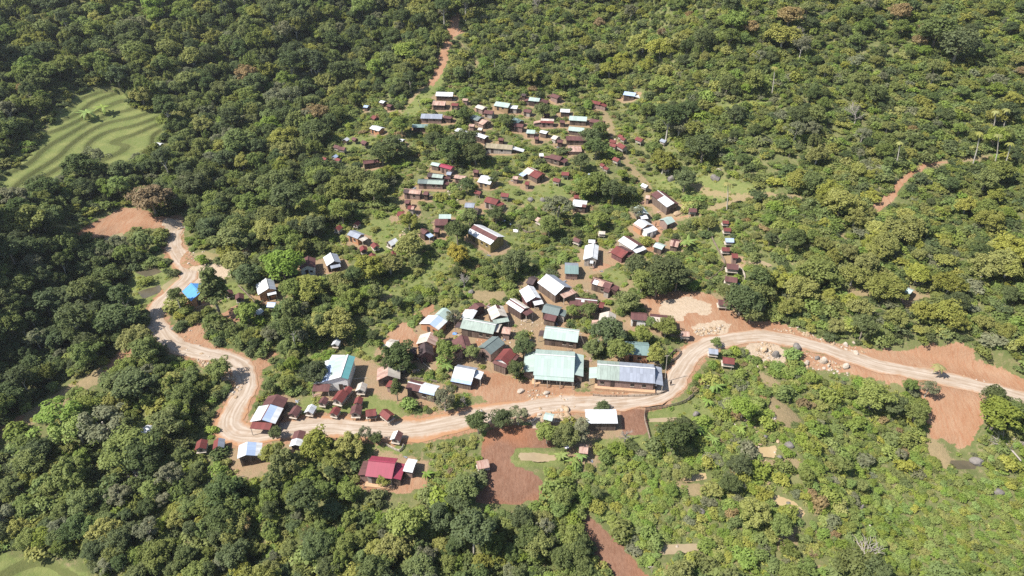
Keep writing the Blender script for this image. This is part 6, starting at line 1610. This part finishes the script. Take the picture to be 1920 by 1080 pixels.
MB().tube([(0, .0, .76), (0, .3, .74), (0, .72, .80)], [.09, .13, .10], 8).build('seat', M_BLACK, bk_)
MB().tube([(0, -.47, .86), (0, -.54, .86)], [.09, .10], 10).build('headlight', M_PALEPOST, bk_)
MB().tube([(.14, .1, .3), (.15, .72, .40)], [.035, .05], 7).build('exhaust', M_POST, bk_)
pr_ = person('rider in a white shirt sitting on the motorbike on the road', (p[0], p[1]), None, 'ride', M_WHITEC, M_DARKC, ang-math.pi/2+math.pi, z=zb)
pr_.location = (p[0], p[1], zb)
# cloths and tarpaulins
def cloth(label, px, py, w, h, mat, name='cloth', z=.12, cat='cloth'):
    q = hit(px, py); zz = float(land(q[0], q[1])); n = 7; V, F = [], []
    for j in range(n):
        for i in range(n):
            x, y = (i/(n-1)-.5)*w, (j/(n-1)-.5)*h; V.append((x, y, float(land(q[0]+x, q[1]+y))-zz+z+.07*math.sin(x*4+y*3)))
    for j in range(n-1):
        for i in range(n-1): a = j*n+i; F.append((a, a+1, a+1+n, a+n))
    o = obj(name, mesh_np(name, V, F, [mat], smooth=True), None, (q[0], q[1], zz)); md = o.modifiers.new('thick', 'SOLIDIFY'); md.thickness = .03; tag(o, label, cat)
cloth('blue tarpaulin beside the lowest granary of the right column', 1383, 533, 1.3, 1.6, M_BLUEC, 'tarpaulin', .35, 'tarpaulin')
cloth('blue tarpaulin showing under a clove tree on the right slope', 1507, 516, 2.0, 1.6, M_BLUEC, 'tarpaulin', .3, 'tarpaulin')
cloth('magenta cloth behind the narrow white house', 1121, 455, 1.4, 1.0, M_MAG)
cloth('blue cloth at the corner of the maroon gabled house', 853, 626, 1.2, .9, M_BLUEC)
cloth('white sheet drying on the bushes above the fish pond', 1322, 720, 2.0, 1.6, M_WHITEC)
cloth('white sack lying under the bright tree in the fish pond garden', 1364, 772, 1.0, .8, M_WHITEC)
cloth('white sheets spread on the upper lawn', 944, 414, 1.2, 1.0, M_WHITEC)
cloth('white sheet lying on the lawn right of the yellow-gabled barn', 967, 433, 1.6, 1.4, M_WHITEC)
cloth('white cloth on the grass beside the long pond', 1063, 839, .9, .7, M_WHITEC)
# ------------------------------------------------------------------ light, sky, camera
w = bpy.data.worlds.new('World'); scene.world = w; w.use_nodes = True
nt = w.node_tree; bg = nt.nodes['Background']
sky = nt.nodes.new('ShaderNodeTexSky'); sky.sky_type = 'NISHITA'; sky.sun_disc = False
sky.sun_elevation = SUN_EL; sky.sun_rotation = math.pi/2-SUN_AZ
nt.links.new(sky.outputs[0], bg.inputs[0]); bg.inputs[1].default_value = .095
sl = bpy.data.lights.new('sun', 'SUN'); sl.energy = 5.0; sl.angle = R_(.53); sl.color = (1, .945, .86)
so = bpy.data.objects.new('sun', sl); COL.objects.link(so)
from mathutils import Vector
so.rotation_euler = Vector(SUNV).to_track_quat('Z', 'Y').to_euler(); so.location = (0, 0, 300)
cd = bpy.data.cameras.new('camera'); cam = bpy.data.objects.new('camera', cd); COL.objects.link(cam)
cd.sensor_width = 36; cd.lens = 24; cd.clip_start = 1; cd.clip_end = 6000
cam.location = (0, 0, CAMH); cam.rotation_euler = (math.pi/2-PITCH, 0, 0)
scene.camera = cam
vs = scene.view_settings; vs.view_transform = 'Standard'; vs.look = 'None'; vs.exposure = 0.72; vs.gamma = 1
scene.render.resolution_x, scene.render.resolution_y = 1024, 576
cy = scene.cycles; cy.max_bounces = 6; cy.diffuse_bounces = 3; cy.transmission_bounces = 3; cy.glossy_bounces = 2; cy.volume_bounces = 0
cy.use_adaptive_sampling = False; cy.use_denoising = False
try: cy.denoiser = 'OPENIMAGEDENOISE'; cy.denoising_input_passes = 'RGB_ALBEDO_NORMAL'; cy.denoising_prefilter = 'ACCURATE'
except Exception: pass
scene.render.film_transparent = False

HAZE = 0.00012
if HAZE:
    mb = MB(); mb.box((0, 560, 40), (2900, 1700, 160)); me = mesh_np('haze', mb.V, mb.F)
    hm = bpy.data.materials.new('haze air'); hm.use_nodes = True; ht = hm.node_tree; ht.nodes.clear()
    ho = ht.nodes.new('ShaderNodeOutputMaterial'); hv = ht.nodes.new('ShaderNodeVolumePrincipled'); hv.inputs['Color'].default_value = (.86, .91, 1, 1); hv.inputs['Density'].default_value = HAZE; hv.inputs['Anisotropy'].default_value = .3
    ht.links.new(hv.outputs[0], ho.inputs['Volume']); me.materials.append(hm)
    ob = obj('haze', me); ob['kind'] = 'stuff'; ob['label'] = 'thin pale air that softens the far hillside'
    ZTOP = 200
